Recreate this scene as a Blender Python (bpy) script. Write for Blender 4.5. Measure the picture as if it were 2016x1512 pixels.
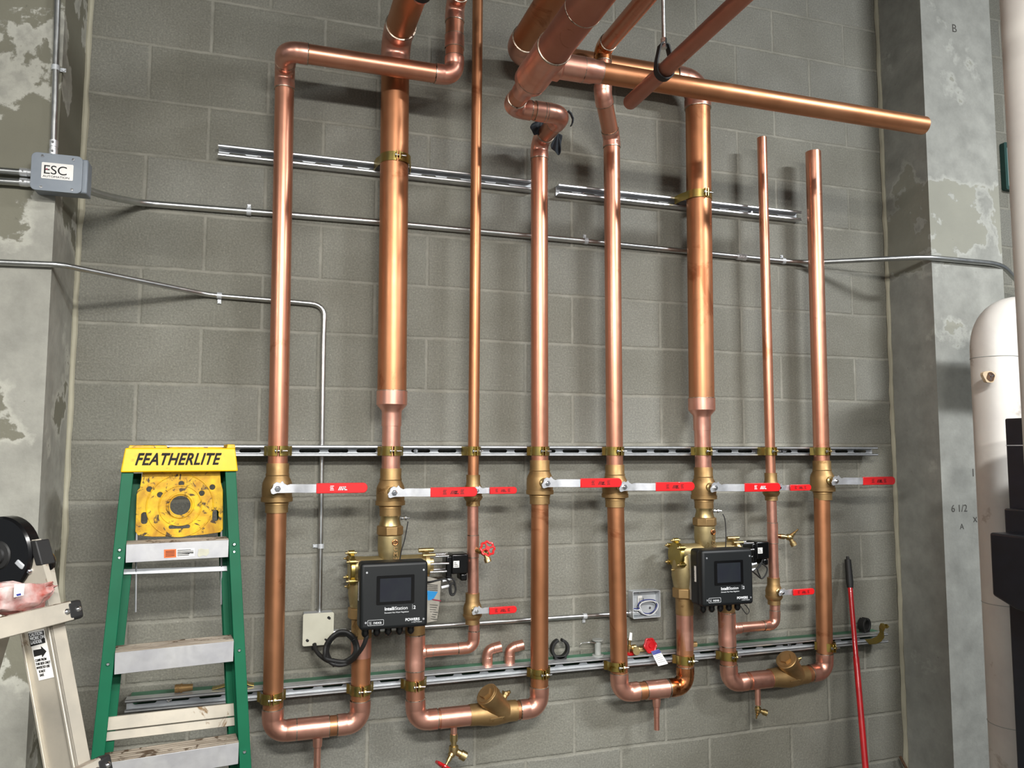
import bpy, bmesh, math, random
from mathutils import Vector, Matrix
random.seed(4)
S = bpy.context.scene
for o in list(bpy.data.objects): bpy.data.objects.remove(o)
C = S.collection
# ------------------------------------------------------------------ camera
F = 1530.0; CAM = Vector((0.4117, -2.9476, 1.5882)); YAW, PIT, ROL = 0.31276, 0.083947, 0.00162
fw = Vector((math.sin(YAW)*math.cos(PIT), math.cos(YAW)*math.cos(PIT), math.sin(PIT)))
r0 = Vector((math.cos(YAW), -math.sin(YAW), 0)); u0 = r0.cross(fw)
RT = math.cos(ROL)*r0 + math.sin(ROL)*u0; UP = -math.sin(ROL)*r0 + math.cos(ROL)*u0
cd = bpy.data.cameras.new('camera'); cam = bpy.data.objects.new('camera', cd); C.objects.link(cam)
cd.sensor_fit = 'HORIZONTAL'; cd.sensor_width = 36; cd.lens = 36*F/2016; cd.clip_start = .05; cd.clip_end = 60
M3 = Matrix((RT, UP, -fw)).transposed(); cam.matrix_world = Matrix.Translation(CAM) @ M3.to_4x4()
S.camera = cam
# ------------------------------------------------------------------ world, lights, exposure
W = bpy.data.worlds.new('world'); S.world = W; W.use_nodes = True
W.node_tree.nodes['Background'].inputs[0].default_value = (.86, .93, 1, 1); W.node_tree.nodes['Background'].inputs[1].default_value = .22
def area(name, loc, target, sx, sy, power, col=(1, .98, .93)):
    l = bpy.data.lights.new(name, 'AREA'); l.shape = 'RECTANGLE'; l.size = sx; l.size_y = sy; l.energy = power; l.color = col
    o = bpy.data.objects.new(name, l); C.objects.link(o); o.location = loc
    o.rotation_euler = (Vector(target)-Vector(loc)).to_track_quat('-Z', 'X').to_euler(); return o
for x, y, z, tx, pw, col in ((.75, -3.9, 3.12, .75, 165, (1, .98, .94)), (4.3, -3.7, 4.25, 4.0, 225, (.96, .98, 1)), (-2.6, -3.9, 3.12, -2.3, 75, (1, .97, .91)),
                             (2.4, -6.3, 3.12, 2.3, 110, (1, .98, .95)), (-.6, -6.3, 3.12, -.6, 70, (1, .98, .95))):
    area('tube_light', (x, y, z), (tx, y+.85, 0), .3, 1.3, pw, col)
S.view_settings.view_transform = 'Standard'; S.view_settings.look = 'None'; S.view_settings.gamma = 1
S.view_settings.use_curve_mapping = False; S.view_settings.exposure = 0.33
# ------------------------------------------------------------------ surveying: a photo pixel on a plane of the room
def ray(u, v): return fw + RT*((u-1008)/F) - UP*((v-756)/F)
def P(u, v, y): d = ray(u, v); return CAM + d*((y-CAM.y)/d.y)
def PZ(u, v, z): d = ray(u, v); return CAM + d*((z-CAM.z)/d.z)
def PX(u, v, x): d = ray(u, v); return CAM + d*((x-CAM.x)/d.x)
def PP(u, v, O, n): d = ray(u, v); return CAM + d*((O-CAM).dot(n)/d.dot(n))
def PF(u, v, dist): d = ray(u, v); return CAM + d*dist
# ------------------------------------------------------------------ materials
def nt(name):
    m = bpy.data.materials.new(name); m.use_nodes = True; n = m.node_tree.nodes; return m, n, m.node_tree.links, n['Principled BSDF']
def lin(c): return tuple(((x/255)/12.92 if x/255 <= .04045 else ((x/255+.055)/1.055)**2.4) for x in c) + (1,)
def noise(n, l, co, scale, detail=4, rough=.55, sc=(1, 1, 1), dist=0):
    mp = n.new('ShaderNodeMapping'); mp.inputs['Scale'].default_value = sc; l.new(co, mp.inputs[0])
    t = n.new('ShaderNodeTexNoise'); t.inputs['Scale'].default_value = scale; t.inputs['Detail'].default_value = detail
    t.inputs['Roughness'].default_value = rough; t.inputs['Distortion'].default_value = dist; l.new(mp.outputs[0], t.inputs['Vector']); return t.outputs[0]
def ramp(n, l, fac, stops):
    r = n.new('ShaderNodeValToRGB'); e = r.color_ramp.elements
    while len(e) < len(stops): e.new(.5)
    for i, (p, c) in enumerate(stops): e[i].position = p; e[i].color = c if len(c) == 4 else c+(1,)
    l.new(fac, r.inputs[0]); return r.outputs[0]
def mixc(n, l, fac, a, b, mode='MIX'):
    m = n.new('ShaderNodeMix'); m.data_type = 'RGBA'; m.blend_type = mode
    for k, x in ((0, fac), (6, a), (7, b)):
        if hasattr(x, 'links'): l.new(x, m.inputs[k])
        else: m.inputs[k].default_value = x
    return m.outputs[2]
def bump(n, l, h, strength, dist, nrm=None):
    b = n.new('ShaderNodeBump'); b.inputs['Strength'].default_value = strength; b.inputs['Distance'].default_value = dist
    l.new(h, b.inputs['Height'])
    if nrm: l.new(nrm, b.inputs['Normal'])
    return b.outputs[0]
def mth(n, l, op, a, b=0.5):
    m = n.new('ShaderNodeMath'); m.operation = op
    for k, x in ((0, a), (1, b)):
        if hasattr(x, 'links'): l.new(x, m.inputs[k])
        else: m.inputs[k].default_value = x
    return m.outputs[0]
def coord(n): return n.new('ShaderNodeTexCoord').outputs['Object']
def metal(name, c1, c2, rough=.3, scale=8, sc=(1, 1, .25), spots=None, met=1.0, b=.05, rvar=.12):
    m, n, l, p = nt(name); co = coord(n); f = noise(n, l, co, scale, 5, .6, sc, .4)
    col = ramp(n, l, f, [(.32, lin(c1)), (.68, lin(c2))])
    if spots:
        s = noise(n, l, co, spots[1], 6, .65, (1, 1, 1), .8); k = ramp(n, l, s, [(spots[2], (0, 0, 0)), (spots[2]+.06, (1, 1, 1))])
        col = mixc(n, l, k, col, lin(spots[0]))
    l.new(col, p.inputs['Base Color']); p.inputs['Metallic'].default_value = met
    f2 = noise(n, l, co, scale*4, 3); rr = n.new('ShaderNodeMapRange'); rr.inputs[3].default_value = rough-rvar*.5; rr.inputs[4].default_value = rough+rvar
    l.new(f2, rr.inputs[0]); l.new(rr.outputs[0], p.inputs['Roughness'])
    if b: l.new(bump(n, l, noise(n, l, co, 14, 2, .4), b, .01), p.inputs['Normal'])
    return m
def plain(name, c, rough=.5, met=0, c2=None, scale=20, b=0, **kw):
    m, n, l, p = nt(name); co = coord(n); c2 = c2 or tuple(int(x*.88) for x in c)
    l.new(ramp(n, l, noise(n, l, co, scale, 4), [(.35, lin(c)), (.7, lin(c2))]), p.inputs['Base Color'])
    p.inputs['Roughness'].default_value = rough; p.inputs['Metallic'].default_value = met
    if b: l.new(bump(n, l, noise(n, l, co, scale*6, 3), b, .002), p.inputs['Normal'])
    for k, v in kw.items(): p.inputs[k.replace('_', ' ')].default_value = v
    return m
M = {}
M['copper'] = metal('copper_tube', (206, 142, 114), (220, 160, 134), .32, 5, (1, 1, .3), ((192, 128, 98), 7, .62), met=.92)
M['copper_brown'] = metal('copper_tube_brown', (186, 126, 88), (202, 144, 106), .38, 4, (1, 1, .3), ((166, 106, 72), 4, .6), met=.92)
M['copper_pink'] = metal('copper_fitting', (218, 156, 136), (230, 174, 154), .32, 12, (1, 1, .6), ((186, 124, 102), 12, .66), b=.06, met=.92)
M['copper_burnt'] = metal('copper_heated', (214, 146, 88), (226, 150, 110), .25, 14, (1, 1, .6), ((150, 84, 44), 12, .52), b=.06)
M['solder'] = metal('solder', (205, 195, 180), (150, 135, 118), .35, 60, (1, 1, 1), ((60, 45, 38), 40, .56))
M['bronze'] = metal('cast_bronze', (156, 126, 84), (174, 144, 100), .48, 10, (1, 1, 1), ((132, 102, 64), 12, .6), met=.88, b=.12)
M['brass'] = metal('brass', (184, 162, 112), (200, 178, 130), .33, 20, (1, 1, 1), None)
M['brass_cast'] = metal('cast_brass', (164, 148, 106), (182, 164, 122), .46, 18, (1, 1, 1), ((146, 124, 80), 16, .62), met=.85, b=.15)
M['zinc_gold'] = metal('gold_zinc_plating', (184, 162, 84), (170, 152, 96), .3, 14, (1, 1, 1), ((140, 110, 46), 18, .62))
M['galv'] = metal('galvanised_steel', (206, 208, 210), (224, 226, 228), .34, 25, (1, 1, 1), None, met=.75)
M['galv_dark'] = metal('galvanised_steel_dull', (186, 190, 194), (208, 212, 215), .45, 18, (1, 1, 1), None, met=.4)
M['conduit'] = metal('conduit_steel', (182, 184, 184), (206, 208, 206), .3, 10, (1, 1, 1), None)
M['zinc'] = metal('zinc_lever', (214, 216, 218), (196, 198, 204), .38, 20, (1, 1, 1), None, met=.8)
M['chrome'] = metal('bright_steel', (225, 225, 225), (205, 205, 208), .16, 20, (1, 1, 1), None)
M['alu'] = metal('ladder_aluminium', (208, 208, 208), (188, 188, 192), .45, 12, (1, 1, 1), None, met=.75)
M['alu_dirty'] = metal('dirty_aluminium', (124, 112, 98), (176, 166, 152), .55, 12, (.3, 3, 3), ((84, 68, 52), 20, .56), met=.4)
M['alu_old'] = metal('worn_ladder_aluminium', (196, 188, 172), (174, 168, 156), .5, 9, (1, 1, 1), ((120, 96, 66), 14, .62), met=.45)
M['red_grip'] = plain('red_vinyl_grip', (222, 30, 34), .35, c2=(208, 24, 28), Coat_Weight=.3)
M['red_paint'] = plain('red_paint', (190, 20, 28), .32, c2=(165, 14, 22), Coat_Weight=.4)
M['black'] = plain('black_plastic', (24, 27, 30), .42, c2=(30, 33, 36))
M['box_black'] = plain('enclosure_charcoal_plastic', (13, 17, 19), .5, c2=(11, 15, 17))
M['black_gloss'] = plain('black_gloss_plastic', (12, 12, 13), .2)
M['screen'] = plain('screen_glass', (34, 36, 44), .25, c2=(38, 42, 46))
M['rubber'] = plain('black_rubber', (26, 26, 26), .6)
M['cloth'] = plain('dark_grey_cloth', (62, 68, 74), .95, c2=(44, 50, 56), scale=40, b=.4)
M['white_print'] = plain('white_print', (232, 234, 236), .5, c2=(225, 227, 230))
M['red_print'] = plain('dark_red_print', (150, 30, 60), .5)
M['black_print'] = plain('black_print', (7, 7, 7), .75)
M['dark_red_print'] = plain('dark_print_on_grip', (80, 12, 14), .5)
M['blue_print'] = plain('blue_print', (30, 140, 205), .5)
M['navy_print'] = plain('navy_print', (40, 50, 130), .5)
M['orange_print'] = plain('orange_print', (232, 112, 52), .5)
M['paper'] = plain('paper_label', (232, 230, 226), .6, c2=(222, 220, 214))
M['tag_paper'] = plain('grey_tag_paper', (158, 153, 142), .6, c2=(134, 129, 118), scale=30)  # tag sheet in mottled mid grey
M['copper_dull'] = metal('dull_copper_tube', (172, 116, 98), (188, 132, 112), .42, 6, (1, 1, 1), ((140, 84, 66), 8, .62), met=.92)
M['residue'] = plain('label_residue', (206, 204, 186), .7)
M['plate_white'] = plain('off_white_steel_cover', (208, 207, 190), .4, c2=(200, 199, 182))
M['enc_grey'] = plain('grey_enclosure_paint', (128, 136, 144), .42, c2=(112, 120, 130), scale=9)
M['green_fg'] = plain('green_fibreglass', (0, 92, 62), .5, c2=(0, 82, 54), scale=6, Specular_IOR_Level=.2)
M['green_paint'] = plain('green_strut_paint', (74, 122, 96), .5, c2=(60, 104, 80))
M['cap_yellow'] = metal('yellow_moulded_plastic', (236, 190, 2), (230, 180, 4), .4, 12, (1, 1, 1), ((196, 140, 12), 22, .64), met=0, b=.05)
M['tray_yellow'] = metal('stained_yellow_plastic', (232, 190, 22), (176, 124, 16), .5, 20, (1, 1, 1), ((66, 48, 24), 42, .56), met=0, b=.1)
M['white_jacket'] = metal('white_pipe_jacket', (226, 222, 214), (208, 202, 196), .4, 4, (1, 1, 1), ((186, 178, 168), 5, .62), met=0)
M['cabinet'] = plain('black_cabinet_paint', (16, 20, 28), .35, c2=(22, 26, 36))
M['pink_plastic'] = plain('clear_pink_plastic_bag', (196, 96, 84), .15, c2=(238, 226, 222), scale=22, b=.25, Coat_Weight=.6)  # near-white blotches paint highlights of the crinkled film into the colour
M['pink_plastic'].node_tree.nodes['Principled BSDF'].inputs['Transmission Weight'].default_value = .35
M['caulk'] = plain('pale_joint_caulk', (176, 172, 152), .8, c2=(156, 152, 134), scale=6)
M['pencil'] = plain('pencil_mark', (78, 76, 72), .9)
M['spool'] = plain('pale_spool', (170, 174, 170), .45, c2=(150, 154, 150))
M['glass'] = plain('window_glass', (150, 178, 176), .1, c2=(120, 150, 150), scale=6)
M['green_frame'] = plain('green_window_frame', (30, 70, 64), .5)
M['rust'] = plain('rust', (92, 66, 44), .9, c2=(50, 34, 26), scale=60)
M['rust_stain'] = plain('rust_stain', (190, 164, 128), .7, c2=(200, 184, 158), scale=30)

def block_wall():
    m, n, l, p = nt('concrete_block'); co = coord(n)
    sep = n.new('ShaderNodeSeparateXYZ'); l.new(co, sep.inputs[0])
    wob = noise(n, l, co, 3.0, 2); wz = mth(n, l, 'MULTIPLY', mth(n, l, 'SUBTRACT', wob, .5), .010)
    wob2 = noise(n, l, co, 40.0, 2); w2 = mth(n, l, 'MULTIPLY', mth(n, l, 'SUBTRACT', wob2, .5), .006)
    x = mth(n, l, 'ADD', mth(n, l, 'ADD', sep.outputs[0], w2), .4064*10)
    z = mth(n, l, 'ADD', mth(n, l, 'ADD', sep.outputs[2], mth(n, l, 'ADD', wz, w2)), -1.6118 + .2032*11)
    cb = n.new('ShaderNodeCombineXYZ'); l.new(x, cb.inputs[0]); l.new(z, cb.inputs[1])
    def brick(ms, sm):
        b = n.new('ShaderNodeTexBrick'); b.inputs['Scale'].default_value = 1; b.inputs['Brick Width'].default_value = .4064
        b.inputs['Row Height'].default_value = .2032; b.inputs['Mortar Size'].default_value = ms; b.inputs['Mortar Smooth'].default_value = sm
        b.offset = .5; b.offset_frequency = 2; b.inputs['Color1'].default_value = (0, 0, 0, 1); b.inputs['Color2'].default_value = (1, 1, 1, 1)
        l.new(cb.outputs[0], b.inputs['Vector']); return b
    b = brick(.0095, .75)
    base = ramp(n, l, b.outputs['Color'], [(0, lin((112, 111, 101))), (.5, lin((120, 118, 107))), (1, lin((128, 128, 122)))])
    patch = noise(n, l, co, 2.2, 5, .6); base = mixc(n, l, .55, base, ramp(n, l, patch, [(.3, lin((98, 96, 85))), (.7, lin((136, 136, 127)))]), 'MIX')
    gr = noise(n, l, co, 150, 3, .6)
    base = mixc(n, l, .8, base, ramp(n, l, gr, [(.3, (.36, .36, .36)), (.52, (.5, .5, .5)), (.75, (.72, .72, .7))]), 'OVERLAY')
    pit = noise(n, l, co, 75, 4, .6); pk = ramp(n, l, pit, [(.66, (0, 0, 0)), (.70, (1, 1, 1))])
    clus = noise(n, l, co, 3.1, 3, .6); ck = ramp(n, l, clus, [(.5, (0, 0, 0)), (.64, (1, 1, 1))])
    base = mixc(n, l, mth(n, l, 'MULTIPLY', pk, mth(n, l, 'MULTIPLY', ck, .7)), base, lin((60, 58, 50)))
    sp = noise(n, l, co, 90, 3, .5); sk = ramp(n, l, sp, [(.7, (0, 0, 0)), (.78, (1, 1, 1))])
    base = mixc(n, l, mth(n, l, 'MULTIPLY', sk, .6), base, lin((190, 188, 176)))
    mort = ramp(n, l, noise(n, l, co, 18, 4), [(.3, lin((132, 130, 119))), (.7, lin((150, 148, 137)))])
    fade = noise(n, l, co, 5, 3); fk = ramp(n, l, fade, [(.34, (.25, .25, .25)), (.6, (.95, .95, .95))])
    col = mixc(n, l, mth(n, l, 'MULTIPLY', b.outputs['Fac'], fk), base, mort)
    l.new(col, p.inputs['Base Color']); p.inputs['Roughness'].default_value = .72
    p.inputs['Specular IOR Level'].default_value = .45
    h = mth(n, l, 'ADD', mth(n, l, 'MULTIPLY', b.outputs['Fac'], -1.0), mth(n, l, 'MULTIPLY', gr, .35))
    nb = bump(n, l, h, .6, .005); nb = bump(n, l, noise(n, l, co, 60, 4, .7), .45, .006, nb); l.new(nb, p.inputs['Normal']); return m
def concrete(name, c_base, c_smooth, th, scale=1.6, seed=0, zband=None, outer=0):
    m, n, l, p = nt(name); co0 = coord(n); mp = n.new('ShaderNodeMapping'); mp.inputs['Location'].default_value = (seed, seed*.7, seed*.3); l.new(co0, mp.inputs[0]); co = mp.outputs[0]
    a = ramp(n, l, noise(n, l, co, 9, 6, .65), [(.3, lin(tuple(int(x*.8) for x in c_base))), (.7, lin(c_base))])
    st = noise(n, l, co, 6, 4, .6, (1, 1, .15)); a = mixc(n, l, mth(n, l, 'MULTIPLY', st, .4), a, lin(tuple(int(x*.78) for x in c_base)))
    f = noise(n, l, co, scale, 8, .58, (1, 1, 1), .15)
    if zband:
        sep = n.new('ShaderNodeSeparateXYZ'); l.new(co0, sep.inputs[0]); k = n.new('ShaderNodeMapRange')
        k.interpolation_type = 'SMOOTHSTEP'
        d = mth(n, l, 'ABSOLUTE', mth(n, l, 'SUBTRACT', sep.outputs[2], zband[0])); l.new(d, k.inputs[0])
        k.inputs[1].default_value = zband[1]; k.inputs[2].default_value = zband[1]+.25; k.inputs[3].default_value = .10; k.inputs[4].default_value = outer
        f = mth(n, l, 'ADD', f, k.outputs[0])
    k = ramp(n, l, f, [(th, (0, 0, 0)), (th+.015, (1, 1, 1))])
    s = ramp(n, l, noise(n, l, co, 5, 3), [(.3, lin(c_smooth)), (.7, lin(tuple(int(x*1.05) for x in c_smooth)))])
    col = mixc(n, l, k, a, s)
    rim = ramp(n, l, f, [(th-.045, (0, 0, 0)), (th-.008, (1, 1, 1)), (th, (1, 1, 1)), (th+.01, (0, 0, 0))])
    col = mixc(n, l, mth(n, l, 'MULTIPLY', rim, .5), col, lin(tuple(min(255, int(x*1.12)) for x in c_base)))
    dk = ramp(n, l, noise(n, l, co, 40, 4, .6), [(.70, (0, 0, 0)), (.75, (1, 1, 1))])
    col = mixc(n, l, mth(n, l, 'MULTIPLY', dk, .45), col, lin((80, 78, 70)))
    l.new(col, p.inputs['Base Color']); p.inputs['Roughness'].default_value = .75
    l.new(bump(n, l, noise(n, l, co, 30, 6, .6), .35, .006), p.inputs['Normal']); return m
M['block'] = block_wall()
M['pil_l'] = concrete('painted_concrete_left', (168, 167, 157), (112, 110, 96), .545, 3.0, 3.1, (2.68, .13))
M['pil_r'] = concrete('painted_concrete_right', (164, 165, 158), (140, 140, 129), .56, 3.2, 7.7, (2.62, .10), -.11)
M['floor'] = concrete('floor_concrete', (88, 86, 80), (76, 74, 69), .6, 1.2, 2)
M['ceil'] = concrete('ceiling_concrete', (120, 120, 116), (106, 106, 102), .6, 1.2, 5)

# ------------------------------------------------------------------ mesh helpers
def frame(d):
    d = d.normalized(); a = Vector((0, 0, 1)) if abs(d.z) < .9 else Vector((1, 0, 0))
    x = a.cross(d).normalized(); return x, d.cross(x)
class MB:
    def __init__(s): s.v = []; s.f = []; s.m = []; s.sm = []; s.cur = 0
    def mat(s, i): s.cur = i; return s
    def add(s, vs, fs, smooth=False):
        o = len(s.v); s.v += [Vector(v) for v in vs]
        for f in fs: s.f.append([i+o for i in f]); s.m.append(s.cur); s.sm.append(smooth)
        return s
    def box(s, a, b):
        x0, y0, z0 = a; x1, y1, z1 = b
        return s.add([(x0, y0, z0), (x1, y0, z0), (x1, y1, z0), (x0, y1, z0), (x0, y0, z1), (x1, y0, z1), (x1, y1, z1), (x0, y1, z1)],
                     [(0, 3, 2, 1), (4, 5, 6, 7), (0, 1, 5, 4), (1, 2, 6, 5), (2, 3, 7, 6), (3, 0, 4, 7)])
    def obox(s, c, ex, ey, ez, hx, hy, hz):
        c = Vector(c); vs = [c+ex*(i*hx)+ey*(j*hy)+ez*(k*hz) for k in (-1, 1) for j, i in ((-1, -1), (-1, 1), (1, 1), (1, -1))]
        return s.add(vs, [(0, 3, 2, 1), (4, 5, 6, 7), (0, 1, 5, 4), (1, 2, 6, 5), (2, 3, 7, 6), (3, 0, 4, 7)])
    def lathe(s, c, d, prof, n=32, cap=True, smooth=True, rot=0):
        """prof: (distance along d, radius)"""
        c = Vector(c); d = Vector(d).normalized(); x, y = frame(d); vs = []
        for t, r in prof:
            for i in range(n):
                a = 2*math.pi*i/n+rot; vs.append(c+d*t+x*(r*math.cos(a))+y*(r*math.sin(a)))
        fs = [(k*n+i, k*n+(i+1) % n, (k+1)*n+(i+1) % n, (k+1)*n+i) for k in range(len(prof)-1) for i in range(n)]
        s.add(vs, fs, smooth)
        if cap:
            s.add(vs[:n], [tuple(reversed(range(n)))]); s.add(vs[-n:], [tuple(range(n))])
        return s
    def cyl(s, a, b, r, r2=None, n=24, smooth=True, cap=True, rot=0):
        a = Vector(a); b = Vector(b); L = (b-a).length
        return s.lathe(a, b-a, [(0, r), (L, r if r2 is None else r2)], n, cap, smooth, rot)
    def tube(s, pts, r, n=12, cap=True):
        pts = [Vector(p) for p in pts]; vs = []; x = None
        for i, p in enumerate(pts):
            d = (pts[min(i+1, len(pts)-1)]-pts[max(i-1, 0)]).normalized()
            if x is None: x, y = frame(d)
            else:
                x = (x-d*x.dot(d)).normalized()
            y = d.cross(x); rr = r[i] if isinstance(r, (list, tuple)) else r
            for k in range(n):
                a = 2*math.pi*k/n; vs.append(p+x*(rr*math.cos(a))+y*(rr*math.sin(a)))
        fs = [(k*n+i, k*n+(i+1) % n, (k+1)*n+(i+1) % n, (k+1)*n+i) for k in range(len(pts)-1) for i in range(n)]
        s.add(vs, fs, True)
        if cap: s.add(vs[:n], [tuple(reversed(range(n)))]); s.add(vs[-n:], [tuple(range(n))])
        return s
    def torus(s, c, axis, R, r, n=32, m=10):
        x, y = frame(Vector(axis)); c = Vector(c)
        pts = [c+x*(R*math.cos(2*math.pi*i/n))+y*(R*math.sin(2*math.pi*i/n)) for i in range(n)]
        vs = []; ax = Vector(axis).normalized()
        for p in pts:
            q = (p-c).normalized()
            for k in range(m): a = 2*math.pi*k/m; vs.append(p+q*(r*math.cos(a))+ax*(r*math.sin(a)))
        fs = [(i*m+k, i*m+(k+1) % m, ((i+1) % n)*m+(k+1) % m, ((i+1) % n)*m+k) for i in range(n) for k in range(m)]
        return s.add(vs, fs, True)
    def sphere(s, c, r, n=20, m=12, sc=(1, 1, 1)):
        c = Vector(c); prof = [(-r*math.cos(math.pi*i/m), max(r*math.sin(math.pi*i/m), 1e-5)) for i in range(m+1)]
        o = len(s.v); s.lathe(c, (0, 0, 1), prof, n, False)
        for i in range(o, len(s.v)): q = s.v[i]-c; s.v[i] = c+Vector((q.x*sc[0], q.y*sc[1], q.z*sc[2]))
        return s
    def prism(s, pts, d):
        """planar polygon extruded by vector d"""
        pts = [Vector(p) for p in pts]; n = len(pts); d = Vector(d)
        return s.add(pts+[p+d for p in pts], [tuple(range(n)), tuple(reversed(range(n, 2*n)))]+[((i+1) % n, i, n+i, n+(i+1) % n) for i in range(n)])
    def strip(s, pts, nrm, w, t):
        """flat bar following a path; w = full width along nrm, t = thickness"""
        pts = [Vector(p) for p in pts]; nrm = Vector(nrm).normalized(); vs = []
        for i, p in enumerate(pts):
            d = (pts[min(i+1, len(pts)-1)]-pts[max(i-1, 0)]).normalized(); q = d.cross(nrm).normalized()
            for a, b in ((-.5, -.5), (.5, -.5), (.5, .5), (-.5, .5)): vs.append(p+nrm*(a*w)+q*(b*t))
        fs = [(k*4+i, k*4+(i+1) % 4, (k+1)*4+(i+1) % 4, (k+1)*4+i) for k in range(len(pts)-1) for i in range(4)]
        fs += [(3, 2, 1, 0), tuple(range(len(vs)-4, len(vs)))]
        return s.add(vs, fs)
    def obj(s, name, mats, parent=None, bevel=0, seg=2, xf=None):
        me = bpy.data.meshes.new(name); vs = [xf @ v for v in s.v] if xf else s.v
        me.from_pydata(vs, [], s.f)
        for i, p in enumerate(me.polygons): p.material_index = s.m[i]; p.use_smooth = s.sm[i]
        for m in (mats if isinstance(mats, (list, tuple)) else [mats]): me.materials.append(M[m])
        bm = bmesh.new(); bm.from_mesh(me); bmesh.ops.remove_doubles(bm, verts=bm.verts, dist=1e-5)
        bmesh.ops.recalc_face_normals(bm, faces=bm.faces); bm.to_mesh(me); bm.free(); me.update()
        try: me.set_sharp_from_angle(angle=math.radians(38))
        except Exception: pass
        o = bpy.data.objects.new(name, me); C.objects.link(o)
        if bevel:
            b = o.modifiers.new('bevel', 'BEVEL'); b.width = bevel; b.segments = seg; b.limit_method = 'ANGLE'; b.angle_limit = math.radians(40)
        if parent: adopt(o, parent)
        return o
def adopt(o, parent):
    o.parent = parent; q = parent; off = Vector((0, 0, 0))
    while q: off += q.location; q = q.parent
    o.location = -off + o.location
def tag(o, label, cat, group=None):
    o['label'] = label; o['category'] = cat
    if group: o['group'] = group
    return o
def thing(name, label, cat, loc, group=None):
    o = bpy.data.objects.new(name, None); C.objects.link(o); o.location = loc; o.empty_display_size = .02; return tag(o, label, cat, group)
def struct(o): o['kind'] = 'structure'; return o
def curve_mesh(cu, name, mat, parent, mw):
    t = bpy.data.objects.new('tmp', cu); C.objects.link(t); bpy.context.view_layer.update()
    me = bpy.data.meshes.new_from_object(t.evaluated_get(bpy.context.evaluated_depsgraph_get())); me.transform(mw)
    bpy.data.objects.remove(t); bpy.data.curves.remove(cu); me.name = name; me.materials.clear(); me.materials.append(M[mat])
    o = bpy.data.objects.new(name, me); C.objects.link(o)
    if parent: adopt(o, parent)
    return o
def basis(o, ex, ey):
    ex = Vector(ex).normalized(); ey = Vector(ey); ey = (ey-ex*ey.dot(ex)).normalized(); ez = ex.cross(ey)
    m = Matrix((ex, ey, ez)).transposed().to_4x4(); m.translation = Vector(o); return m
def text(body, size, o, ex, ey, mat, parent, name='lettering', bold=0, shear=0, align='LEFT', sx=1, sp=1):
    cu = bpy.data.curves.new('t', 'FONT'); cu.body = body; cu.size = size; cu.extrude = .0003; cu.offset = bold; cu.shear = shear; cu.align_x = align; cu.space_character = sp
    return curve_mesh(cu, name, mat, parent, basis(o, ex, ey) @ Matrix.Diagonal((sx, 1, 1, 1)))
def plate(outlines, th, o, ex, ey, mat, parent, name, bev=0):
    cu = bpy.data.curves.new('p', 'CURVE'); cu.dimensions = '2D'; cu.fill_mode = 'BOTH'; cu.extrude = th/2-bev; cu.bevel_depth = bev; cu.bevel_resolution = 2
    for pts in outlines:
        sp = cu.splines.new('POLY'); sp.points.add(len(pts)-1); sp.use_cyclic_u = True
        for i, p in enumerate(pts): sp.points[i].co = (p[0], p[1], 0, 1)
    return curve_mesh(cu, name, mat, parent, basis(o, ex, ey))
def rrect(cx, cy, hw, hh, r, k=4):
    out = []
    for sx, sy, a0 in ((1, 1, 0), (-1, 1, 90), (-1, -1, 180), (1, -1, 270)):
        for i in range(k+1):
            a = math.radians(a0+90*i/k); out.append((cx+sx*(hw-r)+r*math.cos(a), cy+sy*(hh-r)+r*math.sin(a)))
    return out
def circ(cx, cy, r, n=20): return [(cx+r*math.cos(2*math.pi*i/n), cy+r*math.sin(2*math.pi*i/n)) for i in range(n)]
X_, Y_, Z_ = Vector((1, 0, 0)), Vector((0, 1, 0)), Vector((0, 0, 1))

# ------------------------------------------------------------------ copper run helper
def fitting(c, d1, d2, r, R, sock, parent, mat='copper_pink', name='elbow'):
    d1, d2 = d1.normalized(), d2.normalized(); th = math.pi-d1.angle(d2); t = R*math.tan(th/2)
    a = c+d1*t; bis = (d1+d2).normalized(); cen = c+bis*(R/math.cos(th/2)); pts = []
    n = max(6, int(16*th/1.57))
    ax = (a-cen).cross(c+d2*t-cen).normalized()
    for i in range(n+1): pts.append(cen+Matrix.Rotation(th*i/n, 3, ax) @ (a-cen))
    re = r*1.045; rs = r*1.075
    b = MB()
    full = [a+d1*sock, a+d1*(sock*.12), a+d1*(sock*.03)]+pts[1:-1]+[c+d2*(t+sock*.03), c+d2*(t+sock*.12), c+d2*(t+sock)]
    rad = [rs, rs, re]+[re]*(len(pts)-2)+[re, rs, rs]
    b.tube(full, rad, 32, True).mat(1)
    for p, d in ((a, d1), (c+d2*t, d2)):
        b.lathe(p+d*sock, d, [(-.0012, rs*.9), (-.0012, rs*1.012), (.0012, rs*1.005), (.0025, r*1.0), (.0025, r*.9)], 32, False)
    b.obj(name, [mat, 'solder'], parent); return t+sock
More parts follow.
